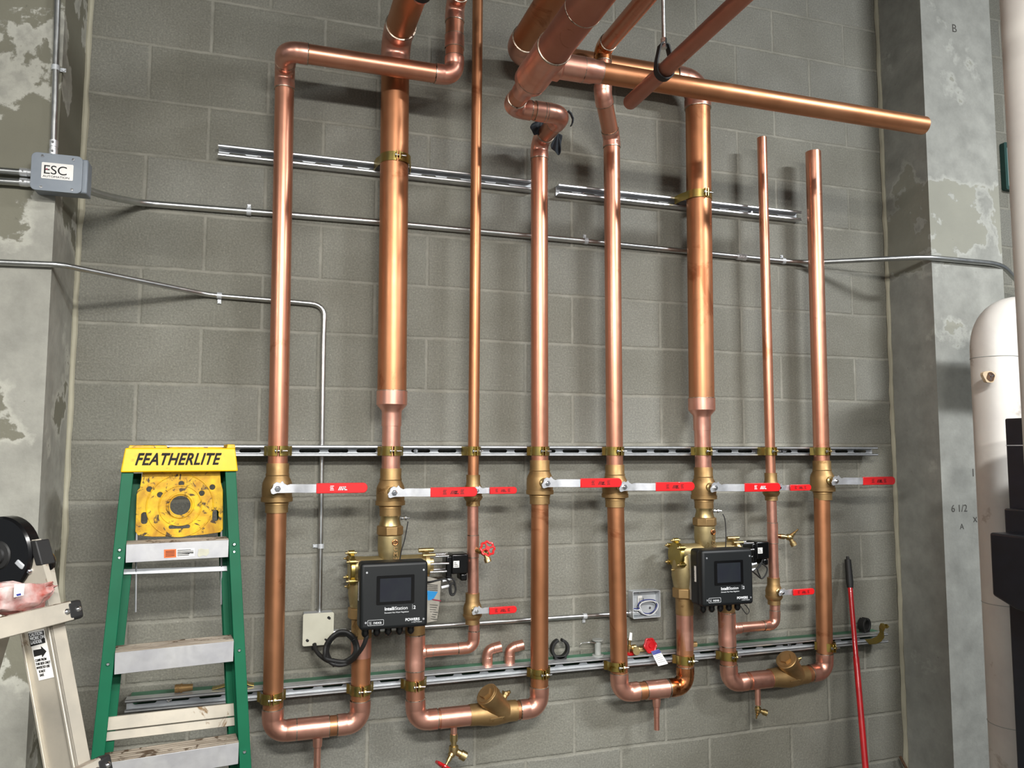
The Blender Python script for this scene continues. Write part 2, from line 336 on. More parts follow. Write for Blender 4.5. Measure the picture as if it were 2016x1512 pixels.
def run(root, pts, r, R=.05, sock=.034, mat='copper', fmat='copper_pink', ends=(False, False), fmats=None):
    pts = [Vector(p) for p in pts]; cut = [0]*len(pts); q = r
    for i in range(1, len(pts)-1):
        cut[i] = fitting(pts[i], pts[i-1]-pts[i], pts[i+1]-pts[i], r, R, sock, root, (fmats or {}).get(i, fmat))
    for i in range(len(pts)-1):
        d = (pts[i+1]-pts[i]); L = d.length; d.normalize(); a = pts[i]+d*max(cut[i]-.008, 0); b_ = pts[i+1]-d*max(cut[i+1]-.008, 0)
        if (b_-a).dot(d) > .012:
            b = MB(); k = (b_-a).length; prof = [(0, r), (k, r)]
            if i == 0 and ends[0]: prof = [(.02, r-.003), (0, r-.003)]+prof
            if i == len(pts)-2 and ends[1]: prof = prof+[(k, r-.003), (k-.02, r-.003)]
            b.lathe(a, d, prof, 40, True).obj('pipe', mat, root)
def sleeve(root, a, b_, r, mat='copper_pink', name='coupling', prof=None):
    a, b_ = Vector(a), Vector(b_); L = (b_-a).length
    b = MB().lathe(a, b_-a, prof or [(0, r*1.02), (0, r*1.075), (L, r*1.075), (L, r*1.02)], 36, True)
    b.mat(1)
    for t in (0, L): b.lathe(a+(b_-a).normalized()*t, b_-a, [(-.002, r*1.0), (-.001, r*1.082), (.001, r*1.082), (.002, r)], 36, False)
    return b.obj(name, [mat, 'solder'], root)
def tee(root, c, axis, L, br, r, rb, Lb, mat='copper_pink', name='tee'):
    c = Vector(c); axis = Vector(axis).normalized(); br = Vector(br).normalized(); rs = r*1.075
    b = MB().lathe(c-axis*L, axis, [(0, r), (0, rs), (L*.5, rs), (L*.56, r*1.05), (L*1.44, r*1.05), (L*1.5, rs), (2*L, rs), (2*L, r)], 36)
    b.lathe(c, br, [(0, rb*1.2), (r*1.0, rb*1.3), (r*1.15, rb*1.08), (Lb-.001, rb*1.08), (Lb, rb)], 32)
    b.mat(1).lathe(c+br*Lb, br, [(-.001, rb*1.09), (.001, rb*1.09), (.002, rb)], 28, False)
    for s_ in (-1, 1): b.lathe(c+axis*(L*s_), axis, [(-.0015, rs*1.005), (.0015, rs*1.005), (.002, r)], 32, False)
    return b.obj(name, [mat, 'solder'], root)
PY = -.117
XP = dict(p1=.473, p2=.866, p3=1.175, p4=1.440, p5=1.757, p6=2.159, p7=2.486, p8=2.750)
R25, R4, R15, RS = .0335, .0525, .0206, .0115

# ------------------------------------------------------------------ the setting
def block(name, a, b, mat): return struct(MB().box(a, b).obj(name, mat))
block('wall_back', (-1.6, 0, 0), (6.5, .2, 4.6), 'block')
block('wall_left', (-1.6, -.31, 0), (-.204, 0, 4.6), 'pil_l')
block('wall_right', (3.26, -.262, 0), (3.682, 0, 4.6), 'pil_r')
block('floor', (-6, -9, -.1), (9, .2, 0), 'floor')
block('ceiling', (-6, -9, 4.6), (9, .2, 4.7), 'ceil')
def bead(name, x, seed):
    random.seed(seed); pts = [(x+random.uniform(-.003, .003), -.004, z*.06) for z in range(0, 76)]
    rs = [random.uniform(.009, .014) for _ in pts]; return struct(MB().tube(pts, rs, 8).obj(name, 'caulk'))
bead('trim_1', -.199, 1); bead('trim_2', 3.255, 2)
w = struct(bpy.data.objects.new('window_1', None)); C.objects.link(w); q = P(1985, 330, -.02); w.location = q
a = P(1981, 277, -.02); b_ = P(1996, 380, -.02)
plate([rrect(.06, 0, .085, .125, .01), rrect(.06, 0, .068, .108, .006)], .03, (a.x, -.012, (a.z+b_.z)/2), X_, Z_, 'green_frame', w, 'window_frame')
MB().box((a.x-.005, -.012, b_.z+.02), (a.x+.125, -.006, a.z-.02)).obj('pane', 'glass', w)

# ------------------------------------------------------------------ strut channels
def strut(label, x0, x1, z0, z1, yf, yb, green=False, seed=0):
    """opening faces the room; yf front lips, yb back"""
    t = thing('strut_channel', label, 'strut channel', (x0, yf, z0)); b = MB(); g = .0026; lip = .0095; h = z1-z0
    ym = yb if not green else (yf+yb)/2
    b.box((x0, yf, z1-g), (x1, ym, z1)); b.box((x0, yf, z0), (x1, ym, z0+g))
    for zz, s_ in ((z1, -1), (z0, 1)):
        b.box((x0, yf, min(zz, zz+s_*lip)), (x1, yf+g, max(zz, zz+s_*lip)))
        zi = zz+s_*lip; b.box((x0, yf, min(zi, zi-s_*g)), (x1, yf+.008, max(zi, zi-s_*g)))
    b.obj('channel', 'galv', t, .0006, 1)
    ol = [[(0, 0), (x1-x0, 0), (x1-x0, h), (0, h)]]; x = .035+seed
    while x+.045 < x1-x0: ol.append(rrect(x, h/2, .036 if x1-x0 > 1.4 else .03, .0068, .0066)); x += .1016
    plate(ol, .003, (x0, ym-.0025, z0), X_, Z_, 'galv_dark', t, 'slotted_back')
    if green:
        b = MB().box((x0+.01, ym, z1-g), (x1-.01, yb, z1)).box((x0+.01, ym, z0), (x1-.01, yb, z0+g)).box((x0+.01, yb-g, z1-lip), (x1-.01, yb, z1)).box((x0+.01, yb-g, z0), (x1-.01, yb, z0+lip))
        b.obj('rear_channel', green, t, .0005, 1)
    k = x0+.11+seed
    while k < x1-.05:
        b = MB().lathe((k, ym-.003, (z0+z1)/2), (0, -1, 0), [(0, .0085), (.004, .0085), (.004, .006), (.008, .005)], 6, True, False).lathe((k, ym-.011, (z0+z1)/2), (0, -1, 0), [(0, .0035), (.01, .0035)], 10)
        b.obj('anchor_bolt', 'chrome', t); k += .82
    return t
strut('long slotted strut channel at mid height behind all eight risers', .04, 3.09, 1.5625, 1.6018, -.082, -.001, 'galv')
strut('upper left slotted steel strut channel, behind the four left risers', .24, 1.445, 2.639, 2.681, -.041, -.001, False, .03)
strut('upper right slotted steel strut channel, carrying the second wide pipe', 1.553, 2.745, 2.636, 2.678, -.041, -.001, False, .01)
strut('lowest slotted strut channel, green behind, loose fittings lying on top', .017, 3.107, .732, .773, -.082, -.001, 'green_paint', .02)

# ------------------------------------------------------------------ pipe clamps
def clamp(label, x, z, r, yback, dx=0, w=.034, group='pipe clamps on the strut channels'):
    t = thing('pipe_clamp', label, 'pipe clamp', (x, yback, z), group); R = r+.0035; y0 = PY
    for s_ in (-1, 1):
        pts = [(x+dx+s_*(R+.012), yback+.004, z)] if abs(yback-PY) > R+.002 else []
        pts += [(x+s_*(R+(.009 if abs(yback-PY) > r*.9 else .002)), (y0+yback)/2, z)] if abs(yback-PY) > r*.9 else []
        for i in range(11):
            a = math.radians(-8+i*9.4); pts.append((x+s_*R*math.cos(a), y0-R*math.sin(a), z))
        pts += [(x+s_*.0055, y0-R-.004, z), (x+s_*.0055, y0-R-.015, z)]
        MB().strip(pts, (0, 0, 1), w, .0028).obj('strap', 'zinc_gold', t, .0006, 1)
    yb = y0-R-.0085
    MB().cyl((x-.012, yb, z), (x+.03, yb, z), .0032, n=12).lathe((x-.0072, yb, z), (-1, 0, 0), [(0, .007), (.004, .007), (.005, .004)], 14).obj('bolt', 'chrome', t)
    MB().lathe((x+.0072, yb, z), (1, 0, 0), [(0, .0068), (.006, .0068)], 6, True, False).obj('nut', 'brass', t)
    return t
nm = ['leftmost riser', 'left wide riser', 'left thin riser', 'fourth riser from the left', 'fifth riser from the left', 'right wide riser', 'right thin riser', 'rightmost riser']
for i, k in enumerate(XP):
    clamp('gold zinc pipe clamp on the middle strut round the '+nm[i], XP[k], 1.582, R15 if k in ('p3', 'p7') else R25, -.082)
clamp('large gold clamp holding the left wide pipe to the upper left strut', XP['p2'], 2.665, R4, -.043)
clamp('large gold clamp holding the right wide pipe to the upper right strut', XP['p6'], 2.662, R4, -.043, dx=0)
lowc = [(.473, 'the foot of the leftmost riser'), (.771, 'the left pipe under the first box'), (.962, 'the right pipe under the first box'), (1.440, 'the foot of the fourth riser'),
        (1.757, 'the foot of the fifth riser'), (2.058, 'the pipe left below the second control box'), (2.258, 'the pipe right below the second control box'), (2.744, 'the foot of the rightmost riser')]
for x, s_ in lowc: clamp('gold pipe clamp on the lowest strut round '+s_, x, .752, R25, -.082)

# ------------------------------------------------------------------ ball valves
def grip_mark(t, x0, x1, y, z, dark, h, small=False):
    mat = 'dark_red_print' if dark else 'white_print'; c = (x0+x1)/2-.004; b = MB(); g = h*.42
    for i in range(4 if not small else 3):
        xx = c+i*h*.34-h*.6; zt = z+g*.8-i*0; b.prism([(xx, y, z-g), (xx+h*.2, y, z-g), (xx+h*.55, y, zt), (xx+h*.35, y, zt)], (0, -.0004, 0))
    b.prism([(c+h*.3, y, z-g), (c+h*1.25, y, z-g), (c+h*1.1, y, z-g+h*.2), (c+h*.3, y, z-g+h*.2)], (0, -.0004, 0))
    b.prism([(c+h*.3, y, z-.02*h), (c+h*1.0, y, z-.02*h), (c+h*.9, y, z+h*.14), (c+h*.3, y, z+h*.14)], (0, -.0004, 0))
    for k in range(4):
        for s_ in ((-1, 1) if dark else (-1,)):
            xx = c+s_*h*(1.75 if s_ < 0 else 2.0); zz = z-g+k*h*.26; b.box((xx-h*(.42-.05*(k % 2)), y-.0004, zz), (xx+h*(.36-.08*(k % 3)), y, zz+h*.12))
    b.obj('marking', mat, t)
def ball_valve(label, x, zt, zb, r, small=False, dark=True, zl=None, union=False, xl=None):
    zc = (zt+zb)/2; t = thing('ball_valve', label, 'ball valve', (x, PY, zb), 'red-handled ball valves'); H = (zt-zb)/2; k = r/.0335
    top, bot = zt-zc, zb-zc
    if not small:
        prof = [(bot, r*.98), (bot, r*1.14), (bot+.026, r*1.14), (bot+.027, r*1.2), (bot+.033, r*1.2), (bot+.034, r*1.18), (bot+.038, r*1.58), (bot+.0525, r*1.58), (bot+.053, r*1.5), (-.008, r*1.52), (.012, r*1.5), (.022, r*1.42), (.037, r*1.2), (.041, r*1.16), (.043, r*1.19), (.047, r*1.19), (.05, r*1.13), (top-.002, r*1.14), (top, r*1.12), (top, r*.98)]
    else:
        prof = [(bot, r*.98), (bot, r*1.26), (bot+.017, r*1.26), (bot+.02, r*1.4), (bot+.03, r*1.72), (bot+.036, r*1.72), (bot+.037, r*1.6), (0, r*1.66), (.012, r*1.55), (.024, r*1.28), (.028, r*1.3), (.031, r*1.24), (top, r*1.26), (top, r*.98)]
    MB().lathe((x, PY, zc), (0, 0, 1), prof, 40).obj('valve_body', 'bronze', t)
    zl = zc if zl is None else zl; ys = PY-r*1.5; yl = -.2 if not small else -.17; xs = x
    MB().lathe((xs, PY-r, zl), (0, -1, 0), [(0, .016*k+.004), (r*.62, .0155*k+.003), (r*.75, .011*k+.002), (-(yl-PY)-r-.002, .009*k+.001)], 20).obj('stem_collar', 'brass', t)
    L = .297 if not small else .15; e = xs+L; gx = xs+L*(.42 if not small else .3); hh = .0155 if not small else .0115
    lv = MB(); y1 = yl
    hub = [(-.017, -.014), (-.020, -.004), (-.014, .004), (-.012, .013), (-.003, .019), (.006, .016), (.012, .022), (.018, .014), (.026, .010)]
    s0 = 1.18 if not small else .85
    pts = [(xs+a*s0, y1, zl+b*s0) for a, b in hub]+[(xs+.026*s0+.01, y1, zl+hh*.95), (xs+.026*s0+.01, y1, zl-hh*.95), (xs, y1, zl-.0125*s0), (xs-.012*s0, y1, zl-.016*s0)]
    lv.prism(pts, (0, -.0032, 0))
    x1_, x2_ = xs+.026*s0+.009, gx+.01; y2 = y1-.016*s0
    lv.strip([(x1_, y1-.0016, zl), (x1_+.02*s0, y1-.0016, zl), (x1_+.045*s0, y2, zl), (x2_+.012, y2, zl)], (0, 0, 1), hh*1.9, .0032)
    lo = lv.obj('lever', 'zinc', t, .0006, 1)
    nn = 10; cap = [(e-hh*1.0+hh*1.0*math.sin(math.pi*i/nn), hh*1.08*math.cos(math.pi*i/nn)) for i in range(nn+1)]
    cap = [(px, pz) for px, pz in cap]
    go = MB().prism([(gx, y2+.0035, zl-hh*1.12), (gx, y2+.0035, zl+hh*1.12)]+[(px, y2+.0035, zl+pz*1.04) for px, pz in cap], (0, -.007, 0)).obj('grip', 'red_grip', lo, .0018, 2)
    grip_mark(lo, gx, e, y2-.0037, zl, dark, hh*1.1, small)
    MB().lathe((xs, y1-.003, zl), (0, -1, 0), [(0, .0085*s0), (.005, .0085*s0), (.006, .0075*s0)], 6, True, False).lathe((xs, y1-.008, zl), (0, -1, 0), [(0, .0045*s0), (.006, .0042*s0)], 12).obj('handle_nut', 'chrome', lo)
    return t
vz = [('p1', 1.539, 1.370, False, 'the leftmost riser', 1.4555), ('p2', 1.519, 1.350, True, 'the left wide riser, white marks absent', 1.436), ('p4', 1.547, 1.380, True, 'the fourth riser from the left', 1.462),
      ('p5', 1.528, 1.362, True, 'the fifth riser from the left', 1.444), ('p6', 1.516, 1.349, False, 'the right wide riser', 1.4355), ('p8', 1.541, 1.372, True, 'the rightmost riser', 1.4555)]
lab = {'p1': 'large bronze ball valve on the leftmost riser, red lever with white print', 'p2': 'large bronze ball valve above the left mixing valve, red lever crossing to the thin riser',
       'p4': 'large bronze ball valve on the fourth riser from the left, red lever pointing right', 'p5': 'large bronze ball valve on the fifth riser, lever reaching the right wide riser',
       'p6': 'large bronze ball valve above the right mixing valve, red lever with white print', 'p8': 'large bronze ball valve on the rightmost riser, lever pointing towards the right column'}
for k, zt, zb, dark, _, zl in vz: ball_valve(lab[k], XP[k], zt, zb, R25, False, dark, zl)
for k, zt, zb, zl, s_ in [('p3', 1.493, 1.378, 1.437, 'small bronze ball valve in line with the large ones, beside the left mixing valve'), ('p7', 1.490, 1.374, 1.430, 'small bronze ball valve in line with the large ones, on the right thin riser'),
                       ('p3', 1.059, .947, 1.004, 'small bronze ball valve right of the first control box'), ('p7', 1.052, .941, .999, 'small bronze ball valve right of the second control box')]:
    ball_valve(s_, XP[k], zt, zb, R15, True, True, zl)

# ------------------------------------------------------------------ copper risers and headers
def V(x, y, z): return Vector((x, y, z))
G = 'copper pipe runs'
# leftmost riser
t = thing('copper_pipe', 'leftmost copper riser, turning across the left wide pipe near the top', 'copper pipe', (.473, PY, 1.53), G)
run(t, [(.473, PY, 1.53), (.461, PY, 2.955), (.461, -.262, 2.955), (1.055, -.262, 2.955), (1.055, -.262, 3.235), (1.055, -1.9, 3.235)], R25, .042, .03)
sleeve(t, (1.055, -.262, 3.06), (1.055, -.262, 3.11), R25)
# left wide
def wide(t, x, zr0, zr1, zr2):
    b = MB().lathe((x, PY, zr2), (0, 0, 1), [(0, R25*.98), (0, R25*1.07), (zr1-zr2-.01, R25*1.07), (zr1-zr2, R25*1.1), (zr1-zr2+.022, R4*1.06), (zr0-zr2, R4*1.06), (zr0-zr2, R4*.98)], 40)
    b.mat(1).lathe((x, PY, zr0), (0, 0, 1), [(-.001, R4*1.07), (.001, R4*1.07), (.002, R4)], 40, False); b.obj('reducer', ['copper_pink', 'solder'], t)
t = thing('copper_pipe', 'left wide copper riser with a reducer above the mixing valve', 'copper pipe', (.866, PY, 1.51), G)
wide(t, .866, 1.800, 1.728, 1.672)
run(t, [(.866, PY, 1.51), (.866, PY, 1.70)], R25, mat='copper_pink')
run(t, [(.866, PY, 1.785), (.860, PY, 3.13), (.860, -1.8, 3.13)], R4, .07, .05, 'copper_brown')
# thin riser left
t = thing('copper_pipe', 'left thin copper riser rising straight out of the picture', 'copper pipe', (1.175, PY, 1.48), G)
run(t, [(1.175, PY, 1.48), (1.187, PY, 4.6)], R15, mat='copper_brown')
t = thing('copper_pipe', 'short thin copper pipe between the two small valves beside the left mixing valve', 'copper pipe', (1.175, PY, 1.05), G)
run(t, [(1.178, PY, 1.05), (1.174, PY, 1.39)], R15, mat='copper_pink'); sleeve(t, (1.176, PY, 1.19), (1.176, PY, 1.27), R15)
# fourth riser + header
A = V(1.440, PY, 2.815); B2 = V(1.440, -.372, 2.815); C2 = V(1.238, -.372, 2.815)
t = thing('copper_pipe', 'fourth copper riser from left, looping past the dark rag to the thickest header', 'copper pipe', (1.44, PY, 1.54), G)
run(t, [(1.44, PY, 1.54), A, B2, C2, C2+V(0, -.14, 0)], R25, .045, .03)
sleeve(t, (1.33, -.372, 2.815), (1.375, -.372, 2.815), R25)
hx = C2.x; hz = 2.815
t = thing('copper_pipe', 'thickest copper header overhead running towards the viewer, silver solder rings', 'copper pipe', (hx, -.5, hz), G)
MB().lathe((hx, -.50, hz), (0, -1, 0), [(0, R25*.98), (0, R25*1.07), (.045, R25*1.08), (.085, R4*1.05), (.115, R4*1.06)], 40).obj('reducer', 'copper_pink', t)
tee(t, (hx, -.71, hz), (0, 1, 0), .10, (1, 0, 0), R4, R25*1.12, .135)
MB().cyl((hx, -.79, hz), (hx, -1.035, hz), R4, n=40).obj('pipe', 'copper_dull', t)
b = MB()
for yy in (-.812, -1.035): b.torus((hx, yy, hz), (0, 1, 0), R4*1.03, .0028, 40, 8)
b.obj('solder_ring', 'solder', t)
MB().lathe((hx, -1.035, hz), (0, -1, 0), [(0, R4*1.06), (1.2, R4*1.06)], 40).obj('coupling', 'copper_dull', t)
t = thing('copper_pipe', 'horizontal open-ended copper branch crossing the upper right towards the column', 'copper pipe', (hx+.14, -.71, hz), G)
sleeve(t, (hx+.132, -.71, hz), (hx+.20, -.71, hz), R25, prof=[(0, R25*1.2), (.035, R25*1.18), (.048, R25*1.075), (.068, R25*1.075), (.068, R25)])
run(t, [(hx+.19, -.71, hz), (2.775, -.71, hz)], R25, mat='copper_brown', ends=(False, True))
# fifth riser
t = thing('copper_pipe', 'fifth copper riser from left, jogging behind the open-ended horizontal branch', 'copper pipe', (1.757, PY, 1.52), G)
run(t, [(1.757, PY, 1.52), (1.757, PY, 2.865), (1.665, -.235, 2.985), (1.665, -.235, 3.175), (1.665, -1.9, 3.175)], R25, .034, .022, fmats={3: 'copper_burnt'})
# sixth, wide
t = thing('copper_pipe', 'right wide copper riser, turning left near the top behind the branch', 'copper pipe', (2.159, PY, 1.51), G)
wide(t, 2.157, 1.802, 1.730, 1.668)
run(t, [(2.159, PY, 1.51), (2.157, PY, 1.70)], R25, mat='copper_pink')
run(t, [(2.157, PY, 1.787), (2.166, PY, 3.165), (1.345, PY, 3.165), (1.345, -1.9, 3.165)], R4, .07, .045, 'copper_brown', fmats={1: 'copper_pink'})
# thin right, rightmost
t = thing('copper_pipe', 'right thin copper riser ending open below the horizontal branch', 'copper pipe', (2.486, PY, 1.48), G)
run(t, [(2.486, PY, 1.48), (2.486, PY, 2.962)], R15, ends=(False, True))
t = thing('copper_pipe', 'short thin copper pipe between the two small valves beside the right mixing valve', 'copper pipe', (2.49, PY, 1.04), G)
run(t, [(2.489, PY, 1.04), (2.486, PY, 1.38)], R15, mat='copper_pink'); sleeve(t, (2.488, PY, 1.195), (2.488, PY, 1.28), R15)
t = thing('copper_pipe', 'rightmost copper riser with open top, above its valve', 'copper pipe', (2.75, PY, 1.53), G)
run(t, [(2.750, PY, 1.53), (2.757, PY, 2.93)], R25, ends=(False, True))
# hung pipe end
HZ = P(1237, 205, -.8).z; HX = P(1237, 205, -.8).x
t = thing('copper_pipe', 'slim overhead copper pipe hung from a black ring, crossing the branch', 'copper pipe', (HX, -.8, HZ), G)
MB().lathe((HX, -.8, HZ), (0, -1, 0), [(0, .012), (.004, .019), (.012, .0228), (1.4, .0228)], 32).obj('pipe', 'copper_dull', t)
def hanger(label, x, y, z, r, top, rodr=.0055):
    t = thing('pipe_hanger', label, 'pipe hanger', (x, y, z), 'ring hangers overhead'); R = r+.004; pts = []
    for i in range(17): a = math.radians(180+i*180/16); pts.append((x+R*math.cos(a), y, z+R*math.sin(a)))
    hh = R+.052; pts = [(x-.006, y, z+hh), (x-.013, y, z+hh-.004), (x-R*.92, y, z+R*.9)]+pts+[(x+R*.92, y, z+R*.9), (x+.013, y, z+hh-.004), (x+.006, y, z+hh)]
    MB().strip(pts, (0, 1, 0), .022, .004).obj('ring_strap', 'rubber', t)
    MB().lathe((x, y, z+hh-.012), (0, 0, 1), [(0, .0105), (.012, .0105), (.013, .0055), (.016, .0055), (.016, .009), (.03, .009)], 6, True, False).obj('swivel_nut', 'chrome', t)
    MB().cyl((x, y, z+hh-.01), (x, y, top), rodr, n=12).obj('threaded_rod', 'conduit', t); return t
hanger('black ring hanger on a threaded rod holding the slim overhead pipe', HX, -1.03, HZ, .0228, 4.6)
q = P(826, -3, -.62)
t = thing('copper_pipe', 'short copper pipe end at the top edge, in front of the left wide pipe', 'copper pipe', q, G)
MB().lathe((q.x, -.62, q.z), (0, -1, 0), [(0, .012), (.003, .022), (.01, .0266), (1.2, .0266)], 32).obj('pipe', 'copper_pink', t)
hanger('black ring hanger at the top edge, near the left wide pipe', q.x, -.66, q.z, .0266, 4.6)

# ------------------------------------------------------------------ bottom loops
def bibb(root_label, p, d, cat='drain valve', out=Vector((.5, 0, -.85)), wheel=None, wdir=None, sc=1.0):
    """small brass drain valve growing from p along d"""
    t = thing('drain_valve', root_label, cat, p, 'small brass drain valves'); p = Vector(p); d = Vector(d).normalized(); out = out.normalized()
    b = MB().lathe(p, d, [(0, .0085*sc), (0, .0105*sc), (.018*sc, .0105*sc), (.019*sc, .0075*sc), (.03*sc, .0075*sc), (.031*sc, .012*sc), (.04*sc, .0135*sc), (.05*sc, .012*sc), (.056*sc, .004*sc)], 20)
    c = p+d*.042*sc; b.lathe(c, out, [(0, .009*sc), (.022*sc, .009*sc), (.022*sc, .0125*sc), (.037*sc, .0125*sc), (.037*sc, .008*sc), (.03*sc, .0075*sc)], 20)
    b.obj('valve_body', 'brass', t)
    wd = Vector(wdir).normalized() if wdir else (-out+d*.6).normalized()
    MB().lathe(c, wd, [(0, .0095*sc), (.016*sc, .0095*sc), (.017*sc, .0065*sc), (.03*sc, .006*sc), (.03*sc, .0035*sc), (.048*sc, .0035*sc)], 16).obj('stem', 'brass', t)
    if wheel:
        o = c+wd*.046*sc; x, y = frame(wd); R = .0245*sc; b = MB(); n = 36; vs = []
        ring = [o+x*((R+.0022*math.cos(8*2*math.pi*i/n))*math.cos(2*math.pi*i/n))+y*((R+.0022*math.cos(8*2*math.pi*i/n))*math.sin(2*math.pi*i/n)) for i in range(n+1)]
        b.tube(ring, .0042*sc, 8, False)
        for i in range(4): a = i*math.pi/2+.3; e = o+x*(R*math.cos(a))+y*(R*math.sin(a)); b.cyl(o, e, .0032*sc, n=8)
        b.lathe(o-wd*.004, wd, [(0, .009*sc), (.009*sc, .008*sc)], 16); b.obj('handwheel', wheel, t)
    return t
def loop(labels, xl, xr, zt_l, zt_r, zb, burnt=None):
    pass
# loop 1
t = thing('copper_pipe', 'lower left copper loop from the leftmost valve to under the first control box', 'copper pipe', (.478, PY, .64), G)
run(t, [(.473, PY, 1.38), (.479, PY, .636), (.771, PY, .636), (.771, PY, .935)], R25, .045, .033, 'copper_brown')
sleeve(t, (.558, PY, .636), (.665, PY, .636), R25, name='tee')
MB().lathe((.628, PY, .606), (0, 0, -1), [(0, .0165), (.012, .0165), (.034, .0150), (.036, .0115), (.16, .0115), (.16, .0085)], 20).obj('drain_stub', 'copper_pink', t)
MB().lathe((.771, PY, .86), (0, 0, 1), [(0, R25*1.0), (0, R25*1.06), (.07, R25*1.06)], 32).obj('coupling', 'copper_pink', t)
MB().lathe((.628, PY, .47), (0, 0, -1), [(0, .0118), (0, .014), (.03, .014), (.03, .0118)], 20).obj('stub_fitting', 'copper_burnt', t)
# loop 2
def checkvalve(label, x0, x1, z, seed):
    t = thing('check_valve', label, 'check valve', (x0, PY, z), 'swing check valves'); L = x1-x0; r = R25; xc = (x0+x1)/2
    MB().lathe((x0, PY, z), (1, 0, 0), [(0, r*.98), (0, r*1.12), (.03, r*1.14), (.05, r*1.24), (L*.5, r*1.36), (L-.045, r*1.2), (L-.03, r*1.12), (L, r*1.1), (L, r*.98)], 36).obj('valve_body', 'bronze', t)
    d = Vector((-.64, -.27, .71)).normalized(); o = V(xc+.04, PY-.006, z-.002)
    MB().lathe(o, d, [(0, .036), (.03, .039), (.088, .040), (.092, .043), (.116, .043), (.118, .0405)], 36).obj('bonnet', 'bronze', t)
    MB().lathe(o+d*.117, d, [(0, .0375), (.004, .036)], 32).lathe(o+d*.120, d, [(0, .024), (.011, .023)], 6, True, False).obj('cap', 'bronze', t)
    e = V(xc+.035, PY+.004, z+r*1.1)
    MB().lathe(e, (.5, .1, .8), [(0, .013), (.026, .012), (.027, .015), (.035, .015)], 8).cyl(e+V(.013, 0, .028), e+V(.03, -.01, .034), .006).obj('side_plug', 'brass', t)
    MB().prism([(xc-.022, PY-r*1.37, z-.004), (xc+.02, PY-r*1.37, z-.001), (xc+.02, PY-r*1.37, z+.004), (xc+.032, PY-r*1.34, z-.002), (xc+.02, PY-r*1.37, z-.009), (xc+.02, PY-r*1.37, z-.005), (xc-.022, PY-r*1.37, z-.008)], (0, -.0015, 0)).obj('cast_arrow', 'bronze', t)
    return t
t = thing('copper_pipe', 'copper tee pipe below the first control box, running to the left check valve', 'copper pipe', (.968, PY, .625), G)
run(t, [(.960, PY, .93), (.968, PY, .622), (1.20, PY, .622)], R25, .045, .033)
tee(t, (.963, PY, .862), (0, 0, 1), .062, (1, 0, 0), R25, R15, .062)
MB().lathe((1.055, PY, .622), (1, 0, 0), [(0, R25*1.0), (0, R25*1.075), (.11, R25*1.075), (.11, R25)], 36).obj('tee', 'copper_pink', t)
MB().cyl((1.108, PY, .60), (1.108, PY, .545), .0115).obj('drain_stub', 'copper_pink', t)
t = thing('copper_pipe', 'copper pipe from the left check valve up to the fourth riser valve', 'copper pipe', (1.44, PY, .62), G)
run(t, [(1.32, PY, .622), (1.437, PY, .622), (1.440, PY, 1.39)], R25, .045, .033, 'copper_brown')
checkvalve('bronze swing check valve in the lowest pipe right of the first control box', 1.165, 1.345, .622, 1)
bibb('brass drain valve with red wheel hanging under the left check valve loop', (1.108, PY, .562), (0, 0, -1), out=Vector((.75, -.15, -.45)), wheel='red_paint', wdir=(-.55, -.25, -.75), sc=1.35)
t = thing('copper_pipe', 'thin copper elbow pipe joining the left lower small valve to the tee', 'copper pipe', (1.18, PY, .86), G)
run(t, [(1.020, PY, .862), (1.180, PY, .862), (1.182, PY, .955)], R15, .03, .03, 'copper_pink')
# loop 3
t = thing('copper_pipe', 'copper loop from the fifth riser valve down and up to the right mixing valve', 'copper pipe', (1.765, PY, .645), G)
run(t, [(1.759, PY, 1.37), (1.769, PY, .645), (2.058, PY, .645), (2.060, PY, .925)], R25, .045, .033, 'copper_brown', fmats={2: 'copper_burnt'})
sleeve(t, (1.88, PY, .645), (1.975, PY, .645), R25, name='tee')
MB().lathe((1.928, PY, .615), (0, 0, -1), [(0, .0165), (.014, .0165), (.036, .0140), (.038, .0115), (.075, .0115), (.076, .0105), (.125, .0105), (.125, .008)], 20).obj('drain_stub', 'copper_pink', t)
MB().cyl((2.0598, PY, .79), (2.060, PY, .93), R25*1.01, n=36).obj('bright_pipe', 'copper_pink', t)
# loop 4
t = thing('copper_pipe', 'copper loop right below the second control box, running to the right check valve', 'copper pipe', (2.262, PY, .65), G)
run(t, [(2.252, PY, .93), (2.262, PY, .637), (2.48, PY, .642)], R25, .045, .033)
tee(t, (2.256, PY, .855), (0, 0, 1), .066, (1, 0, 0), R25, R15, .062)
MB().lathe((2.355, PY, .640), (1, 0, 0), [(0, R25*1.0), (0, R25*1.075), (.10, R25*1.075), (.10, R25)], 36).obj('tee', 'copper_pink', t)
MB().cyl((2.395, PY, .61), (2.395, PY, .54), .0115).obj('drain_stub', 'copper_pink', t)
checkvalve('bronze swing check valve in the lowest pipe right of the second control box', 2.455, 2.635, .642, 2)
bibb('brass drain valve without wheel under the right check valve loop', (2.395, PY, .562), (0, 0, -1), out=Vector((.8, -.3, -.3)), wdir=(-.6, -.6, -.4))
t = thing('copper_pipe', 'copper pipe from the right check valve up to the rightmost valve', 'copper pipe', (2.74, PY, .65), G)
run(t, [(2.61, PY, .643), (2.733, PY, .645), (2.745, PY, 1.38)], R25, .045, .033, 'copper_brown')
t = thing('copper_pipe', 'thin copper elbow pipe joining the right lower small valve to the tee', 'copper pipe', (2.49, PY, .855), G)
run(t, [(2.315, PY, .857), (2.488, PY, .857), (2.490, PY, .95)], R15, .03, .03, 'copper_pink')
bibb('brass drain valve with red wheel on the left thin riser', (1.176+.010, PY-.016, 1.216), (.5, -.85, -.1), out=Vector((.25, -.3, -.9)), wheel='red_grip', wdir=(-.05, -.9, .42), sc=1.0)
